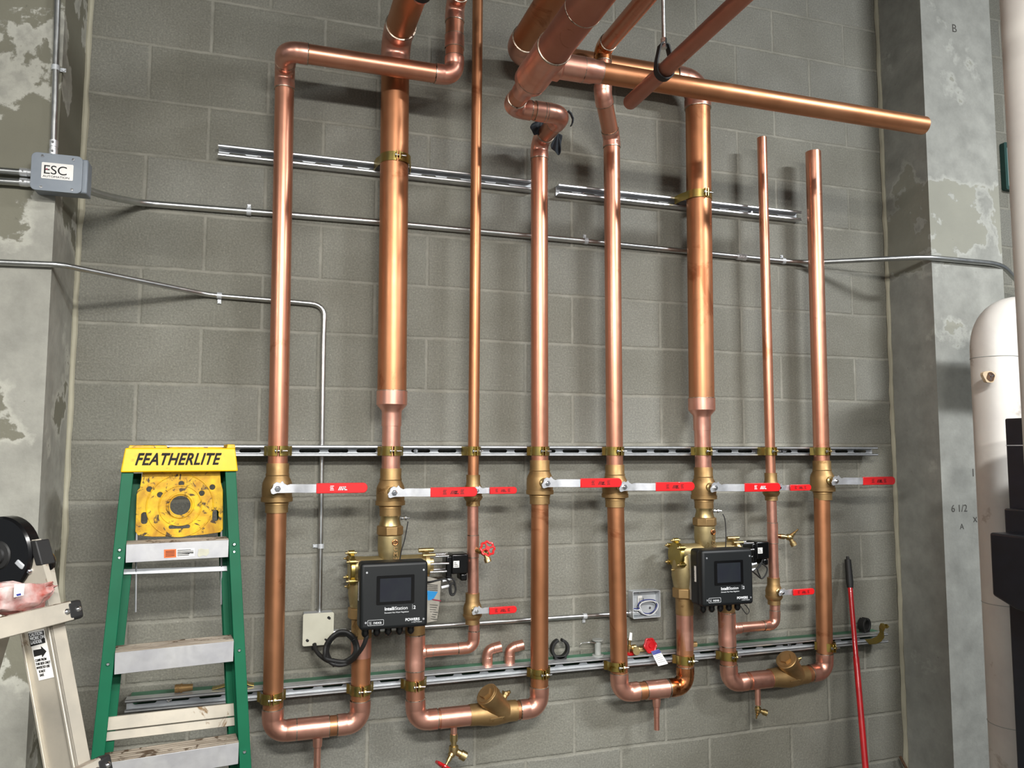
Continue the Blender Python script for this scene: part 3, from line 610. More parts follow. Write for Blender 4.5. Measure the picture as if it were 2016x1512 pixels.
bibb('brass drain valve without wheel on the right thin riser', (2.489+.034, PY-.002, 1.222), (1, -.15, -.1), out=Vector((.4, -.2, -.9)), wdir=(.45, -.55, .7), sc=1.05)
MB().cyl((2.506, PY, 1.224), (2.54, PY-.004, 1.221), .009).obj('nipple', 'copper_burnt', bpy.data.objects['drain_valve.003'])

# ------------------------------------------------------------------ mixing valves
def mixing(label, xc, xl, xr, ztop, sy):
    t = thing('mixing_valve', label, 'mixing valve', (xc, PY, .92), 'brass digital mixing valves'); zn1 = ztop-.038; zn2 = zn1-.034
    MB().lathe((xc, PY, ztop), (0, 0, -1), [(0, R25*1.08), (.004, R25*1.06), (.012, R25*1.0), (.038, R25*1.2)], 36).obj('tailpiece', 'brass', t)
    MB().lathe((xc, PY, zn1+.001), (0, 0, -1), [(0, .043), (.004, .0485), (.031, .0485), (.035, .043)], 8, True, False, .39).obj('union_nut', 'bronze', t, .001, 2)
    zt = 1.172
    b = MB().lathe((xc, PY, zn2), (0, 0, -1), [(0, .042), (.005, .0425), (.05, .043), (.10, .034), (.125, .02)], 36)
    b.lathe((xc-.135, PY, zt), (1, 0, 0), [(0, .038), (.012, .038), (.05, .036), (.27, .036)], 36)
    for x, s_ in ((xl, -1), (xr, 1)):
        b.lathe((x, PY, zt+.01), (0, 0, -1), [(0, .03), (.03, .042), (.06, .047), (.10, .050), (.135, .044), (.15, .041)], 32)
    b.obj('valve_body', 'brass_cast', t)
    for x in (xl, xr):
        MB().lathe((x, PY, zt-.138), (0, 0, -1), [(0, .046), (.003, .049), (.036, .049), (.04, .045)], 8, True, False, .2).obj('union_nut', 'bronze', t, .001, 2)
        MB().lathe((x, PY, zt-.175), (0, 0, -1), [(0, .036), (.05, .036), (.07, .0355)], 32).obj('tailpiece', 'bronze', t)
    xf = xc-.143
    b = MB().lathe((xf, PY, zt-.008), (1, 0, 0), [(0, .05), (.004, .054), (.016, .054), (.018, .05)], 28); 
    for a in (35, 90, 145, 215, 270, 325):
        y, z = PY+math.cos(math.radians(a))*.058, zt-.008+math.sin(math.radians(a))*.058
        b.lathe((xf-.002, y, z), (1, 0, 0), [(0, .010), (.02, .010)], 14)
    b.obj('flange', 'zinc_gold', t)
    b = MB()
    for a in (35, 90, 145, 215, 270, 325):
        y, z = PY+math.cos(math.radians(a))*.058, zt-.008+math.sin(math.radians(a))*.058
        b.lathe((xf-.014, y, z), (1, 0, 0), [(0, .0035), (.002, .0042), (.04, .0042)], 10).lathe((xf-.006, y, z), (1, 0, 0), [(0, .0075), (.005, .0075)], 6, True, False)
    b.obj('flange_bolts', 'brass', t)
    xr2 = xc+.125
    MB().lathe((xr2, PY, zt), (1, 0, 0), [(0, .05), (.014, .05), (.016, .036), (.03, .034)], 28).lathe((xr2-.02, PY, zt+.05), (1, 0, 0), [(0, .008), (.055, .008)], 12).lathe((xr2-.01, PY-.03, zt+.035), (1, 0, 0), [(0, .007), (.045, .007)], 12).obj('actuator_flange', 'brass', t)
    for dy, dz in ((-.03, .03), (.025, .03), (-.03, -.025), (.025, -.025), (-.034, .004)): MB().cyl((xr2+.01, PY+dy, zt+dz), (xr2+.085, PY+dy, zt+dz), .0052, n=12).obj('standoff_rod', 'chrome', t)
    xm = xr2+.075
    m = MB().box((xm, PY-.036, zt-.052), (xm+.022, PY+.034, zt+.03)).box((xm+.02, PY-.038, zt-.036), (xm+.083, PY+.036, zt+.036)).box((xm+.055, PY-.034, zt-.062), (xm+.08, PY+.03, zt-.036)).obj('motor', 'black_gloss', t, .006, 3)
    MB().box((xm+.026, PY-.0388, zt-.012), (xm+.048, PY-.0378, zt+.012)).obj('motor_label', 'paper', m)
    b = MB()
    for k in range(3): b.box((xm+.029, PY-.0392, zt-.008+k*.006), (xm+.045-k*.004, PY-.0388, zt-.006+k*.006))
    b.obj('label_print', 'black_print', m)
    MB().cyl((xm+.083, PY-.01, zt+.006), (xm+.088, PY-.01, zt+.006), .004).obj('motor_screw', 'chrome', m)
    for k, (dx, dz) in enumerate(((0, 0), (-.004, -.024))):
        MB().cyl((xm-.012+dx, PY-.03, zt-.058+dz), (xm+.022+dx, PY-.03, zt-.052+dz), .0052, n=10).obj('cable_connector', 'white_print', t)
    # embossed letters and plug on the neck
    MB().torus((xc+.012, PY-.0445, zn2-.022), (0, 1, 0), .0088, .0024, 24, 8).box((xc+.0105, PY-.047, zn2-.028), (xc+.0135, PY-.044, zn2-.016)).obj('screw_plug', 'copper_burnt', t)
    text('C\nM\nW', .019, (xc+.007, PY-.0435, zn2-.05), X_, Z_, 'bronze', t, 'cast_letters', .0006, sp=1)
    # temperature probe
    MB().lathe((xc+.036, PY-.01, ztop-.012), (1, -.2, 0), [(0, .007), (.008, .007), (.009, .0045), (.014, .0045), (.016, .0085), (.022, .0085), (.022, .004), (.034, .004)], 8).obj('probe_fitting', 'chrome', t)
    return t
m1 = mixing('brass mixing valve behind the first control box, motor on its right', .866, .771, .962, 1.352, 0)
m2 = mixing('brass mixing valve behind the second control box, gold flange showing at left', 2.160, 2.060, 2.254, 1.349, 0)

def control_box(label, x0, x1, z0, z1, yf, yb, seed):
    t = thing('control_box', label, 'control box', ((x0+x1)/2, yb, z0), 'black wall controllers'); w = x1-x0; h = z1-z0
    MB().box((x0, yf+.03, z0), (x1, yb, z1)).obj('housing', 'box_black', t, .012, 3)
    MB().box((x0-.001, yf, z0+.002), (x1+.001, yf+.034, z1+.001)).obj('front_cover', 'box_black', t, .012, 4); fc_ = bpy.context.scene.objects[-1] if False else [o for o in t.children if o.name.startswith('front_cover')][0]; hs_ = [o for o in t.children if o.name.startswith('housing')][0]
    MB().box((x0+.015, yb-.002, z0+.01), (x1-.015, yb+.04, z1-.03)).obj('mounting_bracket', 'galv_dark', t)
    cx = (x0+x1)/2; sx0, sx1 = x0+w*.235, x0+w*.795; sz1, sz0 = z1-h*.19, z1-h*.62
    plate([rrect(0, 0, (sx1-sx0)/2, (sz1-sz0)/2, .003), rrect(0, 0, (sx1-sx0)/2-.011, (sz1-sz0)/2-.009, .001)], .004, ((sx0+sx1)/2, yf-.0005, (sz0+sz1)/2), X_, Z_, 'black_gloss', fc_, 'bezel')
    MB().box((sx0+.01, yf-.0014, sz0+.008), (sx1-.01, yf+.001, sz1-.008)).obj('screen', 'screen', fc_)
    for fx, fz in ((.09, .865), (.935, .87), (.085, .125), (.94, .13)):
        MB().lathe((x0+w*fx, yf+.0004, z0+h*fz), (0, -1, 0), [(0, .0038), (.0016, .0034)], 12).obj('cover_screw', 'zinc', fc_)
    y = yf-.0004
    text('Intelli', .0155, (x0+w*.355, y, z0+h*.29), X_, Z_, 'white_print', fc_, 'title_lettering', .0003)
    text('Station', .0155, (x0+w*.355+.0352, y, z0+h*.29), X_, Z_, 'white_print', fc_, 'title_lettering')
    text('2', .0155, (x0+w*.355+.098, y, z0+h*.29), X_, Z_, 'white_print', fc_, 'title_lettering', .0002)
    MB().box((x0+w*.355+.0945, y-.0004, z0+h*.285), (x0+w*.355+.0952, y, z0+h*.36)).obj('title_bar', 'white_print', fc_)
    text('Domestic Hot Water Regulation', .0062, (x0+w*.355, y, z0+h*.245), X_, Z_, 'white_print', fc_, 'subtitle_lettering')
    text('POWERS', .0125, (x0+w*.665, y, z0+h*.115), X_, Z_, 'white_print', fc_, 'maker_lettering', .0003)
    text('A WATTS Brand', .005, (x0+w*.76, y, z0+h*.085), X_, Z_, 'white_print', fc_, 'maker_lettering')
    plate([rrect(0, 0, .027, .009, .003), rrect(0, 0, .0262, .0082, .0026)], .0006, (x0+w*.115+.026, y, z0+h*.12), X_, Z_, 'white_print', fc_, 'logo_frame')
    text('nexa', .0145, (x0+w*.115+.018, y, z0+h*.12-.0045), X_, Z_, 'white_print', fc_, 'logo_lettering')
    text('smart', .0045, (x0+w*.115+.002, y, z0+h*.12+.001), X_, Z_, 'white_print', fc_, 'logo_lettering')
    text('edge', .0045, (x0+w*.115+.004, y, z0+h*.12-.004), X_, Z_, 'white_print', fc_, 'logo_lettering')
    for k, fx in enumerate((.10, .27, .44, .61, .78)):
        MB().lathe((x0+w*fx, yf+.038, z0+.004), (0, 0, -1), [(0, .013), (.008, .013), (.009, .0115), (.02, .0125), (.026, .0105), (.031, .005)], 14).obj('cable_gland', 'black_gloss', hs_)
    MB().box((x0-.0006, yf+.045, z0+h*.42), (x0+.001, yf+.058, z0+h*.70)).obj('side_label', 'paper', hs_)
    text('||| || | |||', .012, (x0-.0008, yf+.0565, z0+h*.44), Z_, Vector((0, 1, 0)), 'black_print', hs_, 'barcode')
    return t
cb1 = control_box('black control box with blank screen, in front of the left mixing valve', .744, .972, .984, 1.206, -.282, -.195, 1)
cb2 = control_box('black control box with blank screen, in front of the right mixing valve', 2.044, 2.272, .984, 1.200, -.282, -.19, 2)

def cable(name, label, pts, r, mat='rubber', sub=6, cat='cable', parent=None):
    pts = [Vector(p) for p in pts]; out = []
    for i in range(len(pts)-1):
        p0, p1, p2, p3 = pts[max(i-1, 0)], pts[i], pts[i+1], pts[min(i+2, len(pts)-1)]
        for k in range(sub):
            s = k/sub; out.append(.5*((2*p1)+(p2-p0)*s+(2*p0-5*p1+4*p2-p3)*s*s+(3*p1-p0-3*p2+p3)*s*s*s))
    out.append(pts[-1]); o = MB().tube(out, r, 10).obj(name, mat, parent)
    if not parent: tag(o, label, cat)
    return o
# sensor leads
cable('sensor_cable', 'thin black sensor lead dropping into the top of the first control box', [P(803, 1027, -.15), P(801, 1040, -.16), P(796, 1065, -.18), P(790, 1085, -.2), P(786, 1112, -.24)], .0022)
cable('sensor_cable', 'thin black sensor lead dropping into the top of the second control box', [P(1423, 1012, -.13), P(1427, 1022, -.14), P(1429, 1045, -.17), P(1429, 1065, -.19), P(1428, 1086, -.23)], .0022)
# motor leads
cable('motor_cable', 'coiled black lead hanging below the first motor', [P(880, 1135, -.15), P(892, 1140, -.17), P(896, 1152, -.17), P(897, 1162, -.17), P(893, 1171, -.17), P(887, 1170, -.17), P(885, 1158, -.17), P(891, 1148, -.17), P(897, 1156, -.168), P(895, 1168, -.165), P(889, 1168, -.165), P(886, 1150, -.16), P(876, 1140, -.15), P(845, 1146, -.16), P(836, 1144, -.2)], .0034)
cable('motor_cable', 'looped black lead hanging below the second motor', [P(1503, 1098, -.14), P(1500, 1108, -.15), P(1510, 1118, -.15), P(1508, 1130, -.15), P(1500, 1139, -.15), P(1490, 1132, -.15), P(1483, 1124, -.15), P(1495, 1116, -.15), P(1500, 1106, -.15), P(1491, 1120, -.15), P(1497, 1137, -.15), P(1488, 1130, -.16), P(1480, 1124, -.18)], .003)
cable('gland_loop', 'small black wire loop under the second control box', [P(1457, 1192, -.24), P(1466, 1205, -.24), P(1471, 1209, -.24), P(1475, 1203, -.24), P(1471, 1195, -.24), P(1466, 1190, -.24)], .0018)
# power cable coil
pts = [P(619, 1268, -.06), P(622, 1280, -.08), P(632, 1292, -.1), P(648, 1302, -.12)]
cc = P(672, 1276, -.14)
cl = []
for k in range(3):
    for i in range(16):
        a = -2.2+2*math.pi*i/16; rr = .048+.004*k-.002*math.sin(3*a); cl.append(cc+V(rr*math.cos(a), -.004*k+.003*math.sin(5*a), rr*math.sin(a)))
pts += cl+[P(682, 1303, -.15), P(700, 1292, -.19), P(714, 1274, -.23), P(721, 1256, -.243), P(722, 1250, -.243)]
cable('power_cable', 'thick coiled black cable between the white-covered box and first control box', pts, .0074)
b = MB()
for a in (0.6, 2.6, 4.3): b.torus(cc+V(.053*math.cos(a), 0, .053*math.sin(a)), (-math.sin(a), 0, math.cos(a)), .013, .002, 16, 6)
o = b.obj('cable_tie', 'black', bpy.data.objects['power_cable'])
# tag paper behind box 1
t = thing('instruction_tag', 'crumpled paper tag with blue and red print hanging right of the first control box', 'tag', P(855, 1180, -.15))
c = [P(838, 1134, -.155), P(868, 1142, -.15), P(866, 1182, -.155), P(860, 1222, -.15), P(840, 1226, -.16)]
MB().prism(c, (0, .001, 0)).obj('sheet', 'tag_paper', t)
MB().prism([P(841, 1163, -.1565), P(862, 1165, -.1565), P(853, 1180, -.1565), P(842, 1182, -.1565)], (0, -.0005, 0)).obj('blue_panel', 'blue_print', t)
MB().prism([P(851, 1179, -.157), P(868, 1182, -.157), P(868, 1184, -.157), P(851, 1181, -.157)], (0, -.0005, 0)).obj('red_line', 'red_print', t)
b = MB()
for k in range(7): v = 1190+k*4.6; b.prism([P(846, v, -.1572), P(862-k % 3*2, v+1, -.1572), P(862-k % 3*2, v+2.2, -.1572), P(846, v+1.2, -.1572)], (0, -.0004, 0))
for k in range(4): v = 1150+k*3.4; b.prism([P(842, v, -.1572), P(862, v+1.5, -.1572), P(862, v+2.6, -.1572), P(842, v+1.1, -.1572)], (0, -.0004, 0))
b.obj('printed_lines', 'pencil', t)

# ------------------------------------------------------------------ conduits and boxes
def smooth(pts, rad, n=6):
    pts = [Vector(p) for p in pts]; out = [pts[0]]
    for i in range(1, len(pts)-1):
        a, b, c = pts[i-1], pts[i], pts[i+1]; r = rad if not isinstance(rad, list) else rad[i]
        ra = min(r, (a-b).length*.45, (c-b).length*.45); p0 = b+(a-b).normalized()*ra; p2 = b+(c-b).normalized()*ra
        for k in range(n+1): s = k/n; out.append(p0*(1-s)**2+b*2*s*(1-s)+p2*s*s)
    out.append(pts[-1]); return out
def conduit(label, pts, r, rad, straps=(), couplings=()):
    t = thing('conduit', label, 'conduit', pts[0], 'steel conduits'); path = smooth(pts, rad); MB().tube(path, r, 14).obj('tube', 'conduit', t)
    for p, s_ in straps:
        p = Vector(p); d = min(((path[i+1]-path[i]).normalized() for i in range(len(path)-1)), key=lambda _: 0)
        k = min(range(len(path)-1), key=lambda i: abs((path[i]-p).length+(path[i+1]-p).length-(path[i+1]-path[i]).length)); d = (path[k+1]-path[k]).normalized()
        up = Vector(s_).normalized(); b = MB().lathe(p-d*.008, d, [(0, r), (0, r+.0022), (.016, r+.0022), (.016, r)], 18, False)
        e = p+up*(r+.001); yw = Vector((0, 1, 0)); f = e+up*.012+yw*(r-.001)
        b.obox(f-up*.003, d, up, yw, .006, .008, .0012); b.lathe(f-up*.001+yw*-.001, (0, -1, 0), [(0, .006), (.004, .005)], 6, True, False)
        b.obj('strap', 'galv_dark', t)
    for p, d in couplings:
        p = Vector(p); d = Vector(d).normalized(); b = MB().lathe(p-d*.024, d, [(0, r), (0, r+.0028), (.02, r+.0028), (.021, r+.0018), (.027, r+.0018), (.028, r+.0028), (.048, r+.0028), (.048, r)], 18)
        for s_ in (-.014, .014): b.lathe(p+d*s_+V(0, -r, 0), (0, -.9, .5), [(0, .0036), (.006, .0034)], 8)
        b.obj('coupling', 'galv', t)
    return t
yw = -.014
def W_(u, v, y=yw): return P(u, v, y)
conduit('upper steel conduit crossing the whole wall from the grey box to the right column',
        [P(160, 370, -.33), P(205, 385, -.2), P(270, 398, -.045), W_(300, 401), W_(735, 436), W_(1155, 475), W_(1540, 514), P(1590, 517, -.03), P(1822, 506, -.276), P(1972, 520, -.278), P(2020, 572, -.1)], .0117, .09,
        straps=[(W_(490, 416.5), (0, 0, 1)), (W_(1153, 474.5), (0, 0, 1)), (W_(1542, 514), (0, 0, 1))], couplings=[(W_(1459, 506), (1, 0, 0))])
conduit('lower left steel conduit crossing the left column and dropping to the white cover box',
        [P(-30, 515, -.325), P(118, 521, -.325), W_(405, 579), W_(440, 583), W_(575, 594), W_(640, 600), W_(637, 660), W_(629, 1205)], .0092, [0, .03, .06, .03, .05, .13, .05, 0],
        straps=[(W_(432, 582), (0, 0, -1)), (W_(631.5, 1075), (-1, 0, 0))])
conduit('low steel conduit from the white cover box to the open steel box', [W_(660, 1245), W_(1255, 1206)], .0092, .02, straps=[(W_(1151, 1213), (0, 0, -1))], couplings=[(W_(668, 1244.5), (1, 0, 0)), (W_(1248, 1206), (1, 0, 0))])
conduit('vertical steel conduit on the left column above the grey box', [P(114, -40, -.325), P(110, 130, -.325), P(105, 300, -.335)], .0092, .3, straps=[(P(109.3, 134, -.325), (1, 0, 0))], couplings=[(P(105.5, 292, -.335), (0, 0, 1))])
conduit('upper of two short conduits entering the grey box from the left', [P(-40, 333, -.33), P(66, 341, -.33)], .0105, .02, couplings=[(P(58, 340.5, -.33), (1, 0, 0))])
conduit('lower of two short conduits entering the grey box from the left', [P(-40, 354, -.33), P(66, 361, -.33)], .0105, .02, couplings=[(P(58, 360, -.33), (1, 0, 0))])
# grey box
a = P(64, 300, -.375); b_ = P(160, 382, -.375)
t = thing('junction_box', 'grey screwed electrical box with white ESC sticker on the left column', 'junction box', (a.x, -.375, b_.z))
w = b_.x-a.x; h = a.z-b_.z; cx, cz = (a.x+b_.x)/2, (a.z+b_.z)/2
MB().box((a.x+.004, -.372, b_.z+.004), (b_.x+.014, -.312, a.z-.004)).obj('housing', 'enc_grey', t, .004, 2)
plate([rrect(0, 0, w/2, h/2, .014)], .006, (cx, -.377, cz), X_, Z_, 'enc_grey', t, 'cover', .001); cv = bpy.data.objects['cover']
for fx, fz in ((-.29, .42), (.32, .40), (-.29, -.42), (.32, -.42)):
    MB().lathe((cx+w*fx, -.38, cz+h*fz), (0, -1, 0), [(0, .0045), (.002, .004), (.0021, .0015)], 12).obj('screw', 'chrome', cv)
plate([rrect(0, 0, .042, .0245, .003)], .0008, (cx+.002, -.3805, cz+.004), X_, Z_, 'paper', cv, 'sticker')
text('ESC', .038, (cx-.036, -.3812, cz-.006), X_, Z_, 'black_print', cv, 'sticker_lettering', 0, 0, 'LEFT', 1.02)
text('AUTOMATION', .0088, (cx-.036, -.3812, cz-.0165), X_, Z_, 'black_print', cv, 'sticker_lettering', 0, 0, 'LEFT', 1.2)
MB().prism([(cx-.031, -.3815, cz+.008), (cx-.024, -.3815, cz+.011), (cx-.024, -.3815, cz+.005)], (0, -.0004, 0)).obj('sticker_arrow', 'red_print', cv)
# white covered box
a = P(597, 1209, -.058); b_ = P(656, 1268, -.058); cx, cz = (a.x+b_.x)/2, (a.z+b_.z)/2; w = b_.x-a.x; h = a.z-b_.z
t = thing('junction_box', 'square junction box with off-white cover plate left of the first control box', 'junction box', (a.x, -.05, b_.z))
MB().box((a.x+.002, -.055, b_.z+.002), (b_.x-.002, -.001, a.z-.002)).obj('housing', 'galv_dark', t, .003, 2)
plate([rrect(0, 0, w/2, h/2, .006), circ(w*.33, h*.34, .0055, 14), circ(-w*.34, -h*.34, .0055, 14)], .003, (cx, -.058, cz), X_, Z_, 'plate_white', t, 'cover_plate', .0005)
for s_ in (1, -1): MB().lathe((cx+s_*w*.36, -.059, cz+s_*h*.32), (0, -1, 0), [(0, .0045), (.003, .004)], 10).lathe((cx+s_*w*.33, -.0545, cz+s_*h*.34), (0, -1, 0), [(0, .0054), (.001, .0054)], 14).obj('screw', 'rubber', t)
MB().lathe((P(619, 1268, -.05).x, -.05, b_.z+.003), (0, 0, -1), [(0, .012), (.012, .012), (.02, .009)], 12).obj('cable_gland', 'black', t)
# open steel box with wires
a = P(1246, 1165, -.045); b_ = P(1301, 1215, -.045); cx, cz = (a.x+b_.x)/2, (a.z+b_.z)/2; w = b_.x-a.x; h = a.z-b_.z
t = thing('junction_box', 'open galvanised box with white wire loop left of the second control box', 'junction box', (a.x, -.045, b_.z))
plate([rrect(0, 0, w/2, h/2, .005), rrect(0, 0, w/2-.0025, h/2-.0025, .003)], .042, (cx, -.023, cz), X_, Z_, 'galv_dark', t, 'box_wall')
MB().box((a.x+.001, -.006, b_.z+.001), (b_.x-.001, -.001, a.z-.001)).obj('box_back', 'galv_dark', t)
MB().box((cx-.024, -.012, cz+.002), (cx-.004, -.011, cz+.03)).obj('barcode_label', 'paper', t)
text('||||||', .016, (cx-.021, -.0125, cz+.01), X_, Z_, 'black_print', t, 'barcode')
for dx, dz in ((-.015, .040), (.032, -.022)): MB().lathe((cx+dx, -.006, cz+dz), (0, -1, 0), [(0, .006), (.004, .005)], 8).obj('screw', 'chrome', t)
pts = [(cx-.05, -.03, cz-.022)]+[(cx+.012+.042*math.cos(math.radians(aa)), -.04, cz-.012+.028*math.sin(math.radians(aa))+.004*math.cos(math.radians(aa)*2)) for aa in range(205, -150, -22)]+[(cx-.03, -.034, cz-.018)]
cable('wire', '', pts, .0019, 'white_print', parent=t)
cable('wire', '', [Vector(p)*1+V(-.003, .006, .005) for p in pts], .0019, 'navy_print', parent=t)
cable('wire', '', [Vector(p)+V(-.006, .01, -.003) for p in pts], .0019, 'black', parent=t)

# ------------------------------------------------------------------ loose things on the lowest strut
ZT = .7732
def loose_elbow(label, u, v, u2, v2):
    a = PZ(u, v, ZT); x, y = a.x, -.035; a = V(x, y, ZT)
    t = thing('copper_elbow', label, 'copper elbow', a, 'loose copper elbows'); L = .052
    pts = smooth([a, a+V(0, 0, .054), a+V(.052, -.004, .054+.010)], .034, 10)
    n = len(pts); rad = [.0205 if (i < 2 or i > n-3) else .0196 for i in range(n)]; rad[0] = .0205
    b = MB().tube(pts, rad, 28, True)
    b.torus(pts[1]+V(0, 0, -.002), (0, 0, 1), .0198, .0014, 28, 6); b.torus(pts[-2], (pts[-1]-pts[-2]), .0198, .0014, 28, 6)
    d = (pts[-1]-pts[-2]).normalized(); b.lathe(pts[-1], d, [(0, .0205), (.001, .0205), (.001, .0175), (-.01, .0175)], 28, True)
    b.obj('elbow_body', 'copper_pink', t); return t
loose_elbow('loose copper street elbow standing on the strut, left one of the pair', 963, 1312, 0, 0)
loose_elbow('loose copper street elbow standing on the strut, right one beside the fourth riser', 1005, 1306, 0, 0)
def ring_clip(label, x, y, R, w, tilt=0):
    c = V(x, y, ZT+R+.006); pts = []
    ex = Vector((math.cos(tilt), math.sin(tilt), 0)); ax = Z_.cross(ex)
    for i in range(33): a = math.radians(102+336*i/32); pts.append(c+ex*(R*math.cos(a))+Z_*(R*math.sin(a)))
    o = MB().strip(pts, ax, w, .011).obox(c-Z_*(R+.001), ex, ax, Z_, R*.75, w/2, .006).obj('pipe_clip', 'rubber', None, .002, 2)
    tag(o, label, 'pipe clip'); return o
q = PZ(1101, 1297, ZT+.0); ring_clip('open black plastic pipe clip standing on the strut beside the fourth riser', P(1102, 1279, -.04).x, -.04, .033, .024)
ring_clip('round black pipe clip lying behind the red pole on the strut', P(1702, 1238, -.035).x, -.035, .026, .03, .3)
# spool
q = V(P(1177, 1280, -.04).x, -.04, ZT)
t = thing('wire_spool', 'small pale wire spool with a loose end standing on the strut', 'spool', q)
MB().lathe(q, (0, 0, 1), [(0, .023), (.003, .023), (.004, .0125), (.058, .0125), (.059, .023), (.063, .023)], 28).obj('spool_body', 'spool', t)
cable('solder_wire', '', [q+V(-.012, -.01, .052), q+V(-.04, -.012, .056), q+V(-.075, -.01, .055), q+V(-.082, -.01, .04)], .0014, 'chrome', parent=t)
# wheel valve with tag
q = V(1.945, -.06, ZT+.022)
def loose_valve(label, q, tagp):
    t = thing('drain_valve', label, 'drain valve', q, 'loose wheel valves on the strut')
    b = MB().lathe(q+V(-.075, 0, -.004), (1, 0, 0), [(0, .010), (0, .0145), (.025, .0145), (.026, .010), (.05, .013), (.07, .0125)], 18).lathe(q+V(-.066, 0, -.004), (-.1, -1, .1), [(0, .012), (.03, .012), (.03, .015), (.04, .015), (.04, .009)], 18)
    b.obj('valve_body', 'brass', t); c = q+V(.0, -.022, .012); b = MB(); n = 40
    wd = Vector((.1, -.9, .25)).normalized(); x, y = frame(wd); R = .026
    ring = [c+x*((R+.002*math.cos(12*math.pi*i/n*1.0))*math.cos(2*math.pi*i/n))+y*((R+.002*math.cos(12*math.pi*i/n))*math.sin(2*math.pi*i/n)) for i in range(n+1)]
    b.tube(ring, .0045, 8, False).lathe(c-wd*.002, wd, [(0, .024), (.003, .023), (.004, .010), (.008, .009)], 24).obj('handwheel', 'red_paint', t)
    MB().cyl(q+V(-.02, 0, 0), c, .004).obj('stem', 'brass', t)
    if tagp:
        MB().prism([c+V(-.004, -.012, -.02), c+V(.03, -.014, -.012), c+V(.062, -.03, -.068), c+V(.018, -.03, -.074)], (0, -.0006, 0)).obj('paper_tag', 'paper', t)
        MB().prism([c+V(-.004, -.0128, -.02), c+V(.03, -.0148, -.012), c+V(.038, -.019, -.026), c+V(.002, -.018, -.033)], (0, -.0008, 0)).obj('tag_band', 'navy_print', t)
        b = MB()
        for k in range(5):
            f = .32+k*.12; A1 = c+V(-.004, -.0132, -.02)*(1-f)+V(.018, -.0312, -.074)*f; B1 = c+V(.03, -.0152, -.012)*(1-f)+V(.062, -.0312, -.068)*f
            l_ = A1+(B1-A1)*.14; r_ = A1+(B1-A1)*(.85-.08*(k % 2)); b.prism([l_, r_, r_+V(0, 0, .0012), l_+V(0, 0, .0012)], (0, -.0004, 0))
        b.obj('tag_print', 'pencil', t)
    return t
loose_valve('loose brass valve with red wheel and white paper tag lying on the strut', V(P(1281, 1272, -.08).x, -.055, ZT+.019), True)
q = V(1.838, -.062, ZT)
t = thing('drain_valve', 'small loose brass valve on end beside the fifth riser, red wheel underneath', 'drain valve', q, 'loose wheel valves on the strut')
MB().lathe(q+V(0, 0, .006), (.05, 0, 1), [(0, .006), (.015, .006), (.016, .011), (.03, .011), (.031, .006), (.045, .006), (.046, .008), (.056, .008)], 14).lathe(q+V(0, 0, .026), (1, 0, 0), [(0, .008), (.018, .008), (.018, .011), (.028, .011)], 14).obj('valve_body', 'brass', t)
MB().lathe(q, (0, 0, 1), [(0, .022), (.003, .0235), (.007, .0235), (.009, .02)], 24).obj('handwheel', 'red_paint', t)
MB().prism([q+V(.012, -.02, .012), q+V(.03, -.025, .006), q+V(.02, -.024, .03)], (0, -.0006, 0)).prism([q+V(-.006, -.01, .058), q+V(.008, -.01, .056), q+V(.01, -.01, .085), q+V(0, -.01, .088)], (0, -.0006, 0)).obj('paper_tag', 'paper', t)
# brass nipples
def nipple(label, c, d, L, r):
    o = MB().lathe(c, d, [(0, r*.7), (0, r), (L*.3, r*.96), (L*.3, r*1.12), (L*.42, r*1.12), (L*.42, r*.95), (L*.9, r*.82), (L, r*.82), (L, r*.6)], 18); 
    for k in range(5): o.torus(Vector(c)+Vector(d).normalized()*(L*(.05+.045*k)), d, r*.97, .0012, 18, 6)
    o = o.obj('brass_adapter', 'bronze'); tag(o, label, 'pipe fitting', 'loose threaded brass fittings'); return o
nipple('threaded brass adapter lying on the strut behind the green ladder', (P(344, 1358, -.05).x, -.05, ZT+.014), (1, .05, 0), .056, .013)
nipple('threaded brass adapter lying on the strut behind the pipe below the second control box', (2.085, -.045, ZT+.014), (1, -.1, 0), .066, .0135)
q = V(P(418, 1352, -.04).x, -.04, ZT)
o = MB().strip([q+V(0, 0, .002), q+V(.025, 0, .006), q+V(.05, 0, .012), q+V(.068, 0, .022), q+V(.088, 0, .024), q+V(.105, 0, .016), q+V(.12, 0, .006), q+V(.135, 0, .003)], (0, 1, 0), .03, .003).obj('clamp_strap', 'zinc_gold')
tag(o, 'loose gold clamp half lying on the strut behind the green ladder', 'clamp strap', 'loose clamp halves')
q = V(2.985, -.088, .752)
b = MB().strip([q+V(-.01, -.012, -.004), q+V(.02, -.02, -.002), q+V(.045, -.022, .006), q+V(.066, -.018, .022), q+V(.07, -.012, .045), q+V(.082, -.008, .058), q+V(.1, -.006, .056)], (0, .85, .5), .03, .003)
o = b.lathe(q+V(.1, -.006, .056), (1, 0, -.3), [(0, .009), (.006, .009), (.007, .004), (.016, .004)], 10).obj('clamp_strap', 'zinc_gold'); tag(o, 'loose gold clamp half with bolt hooked on the right end of the lowest strut', 'clamp strap', 'loose clamp halves')
# pencil cross on the wall
t = P(1142, 1290, -.001)
MB().box((t.x-.017, -.0016, t.z-.001), (t.x+.017, -.0002, t.z+.001)).box((t.x-.001, -.0016, t.z-.014), (t.x+.0012, -.0002, t.z+.017)).obj('pencil_cross', 'pencil', bpy.data.objects['wall_back'])

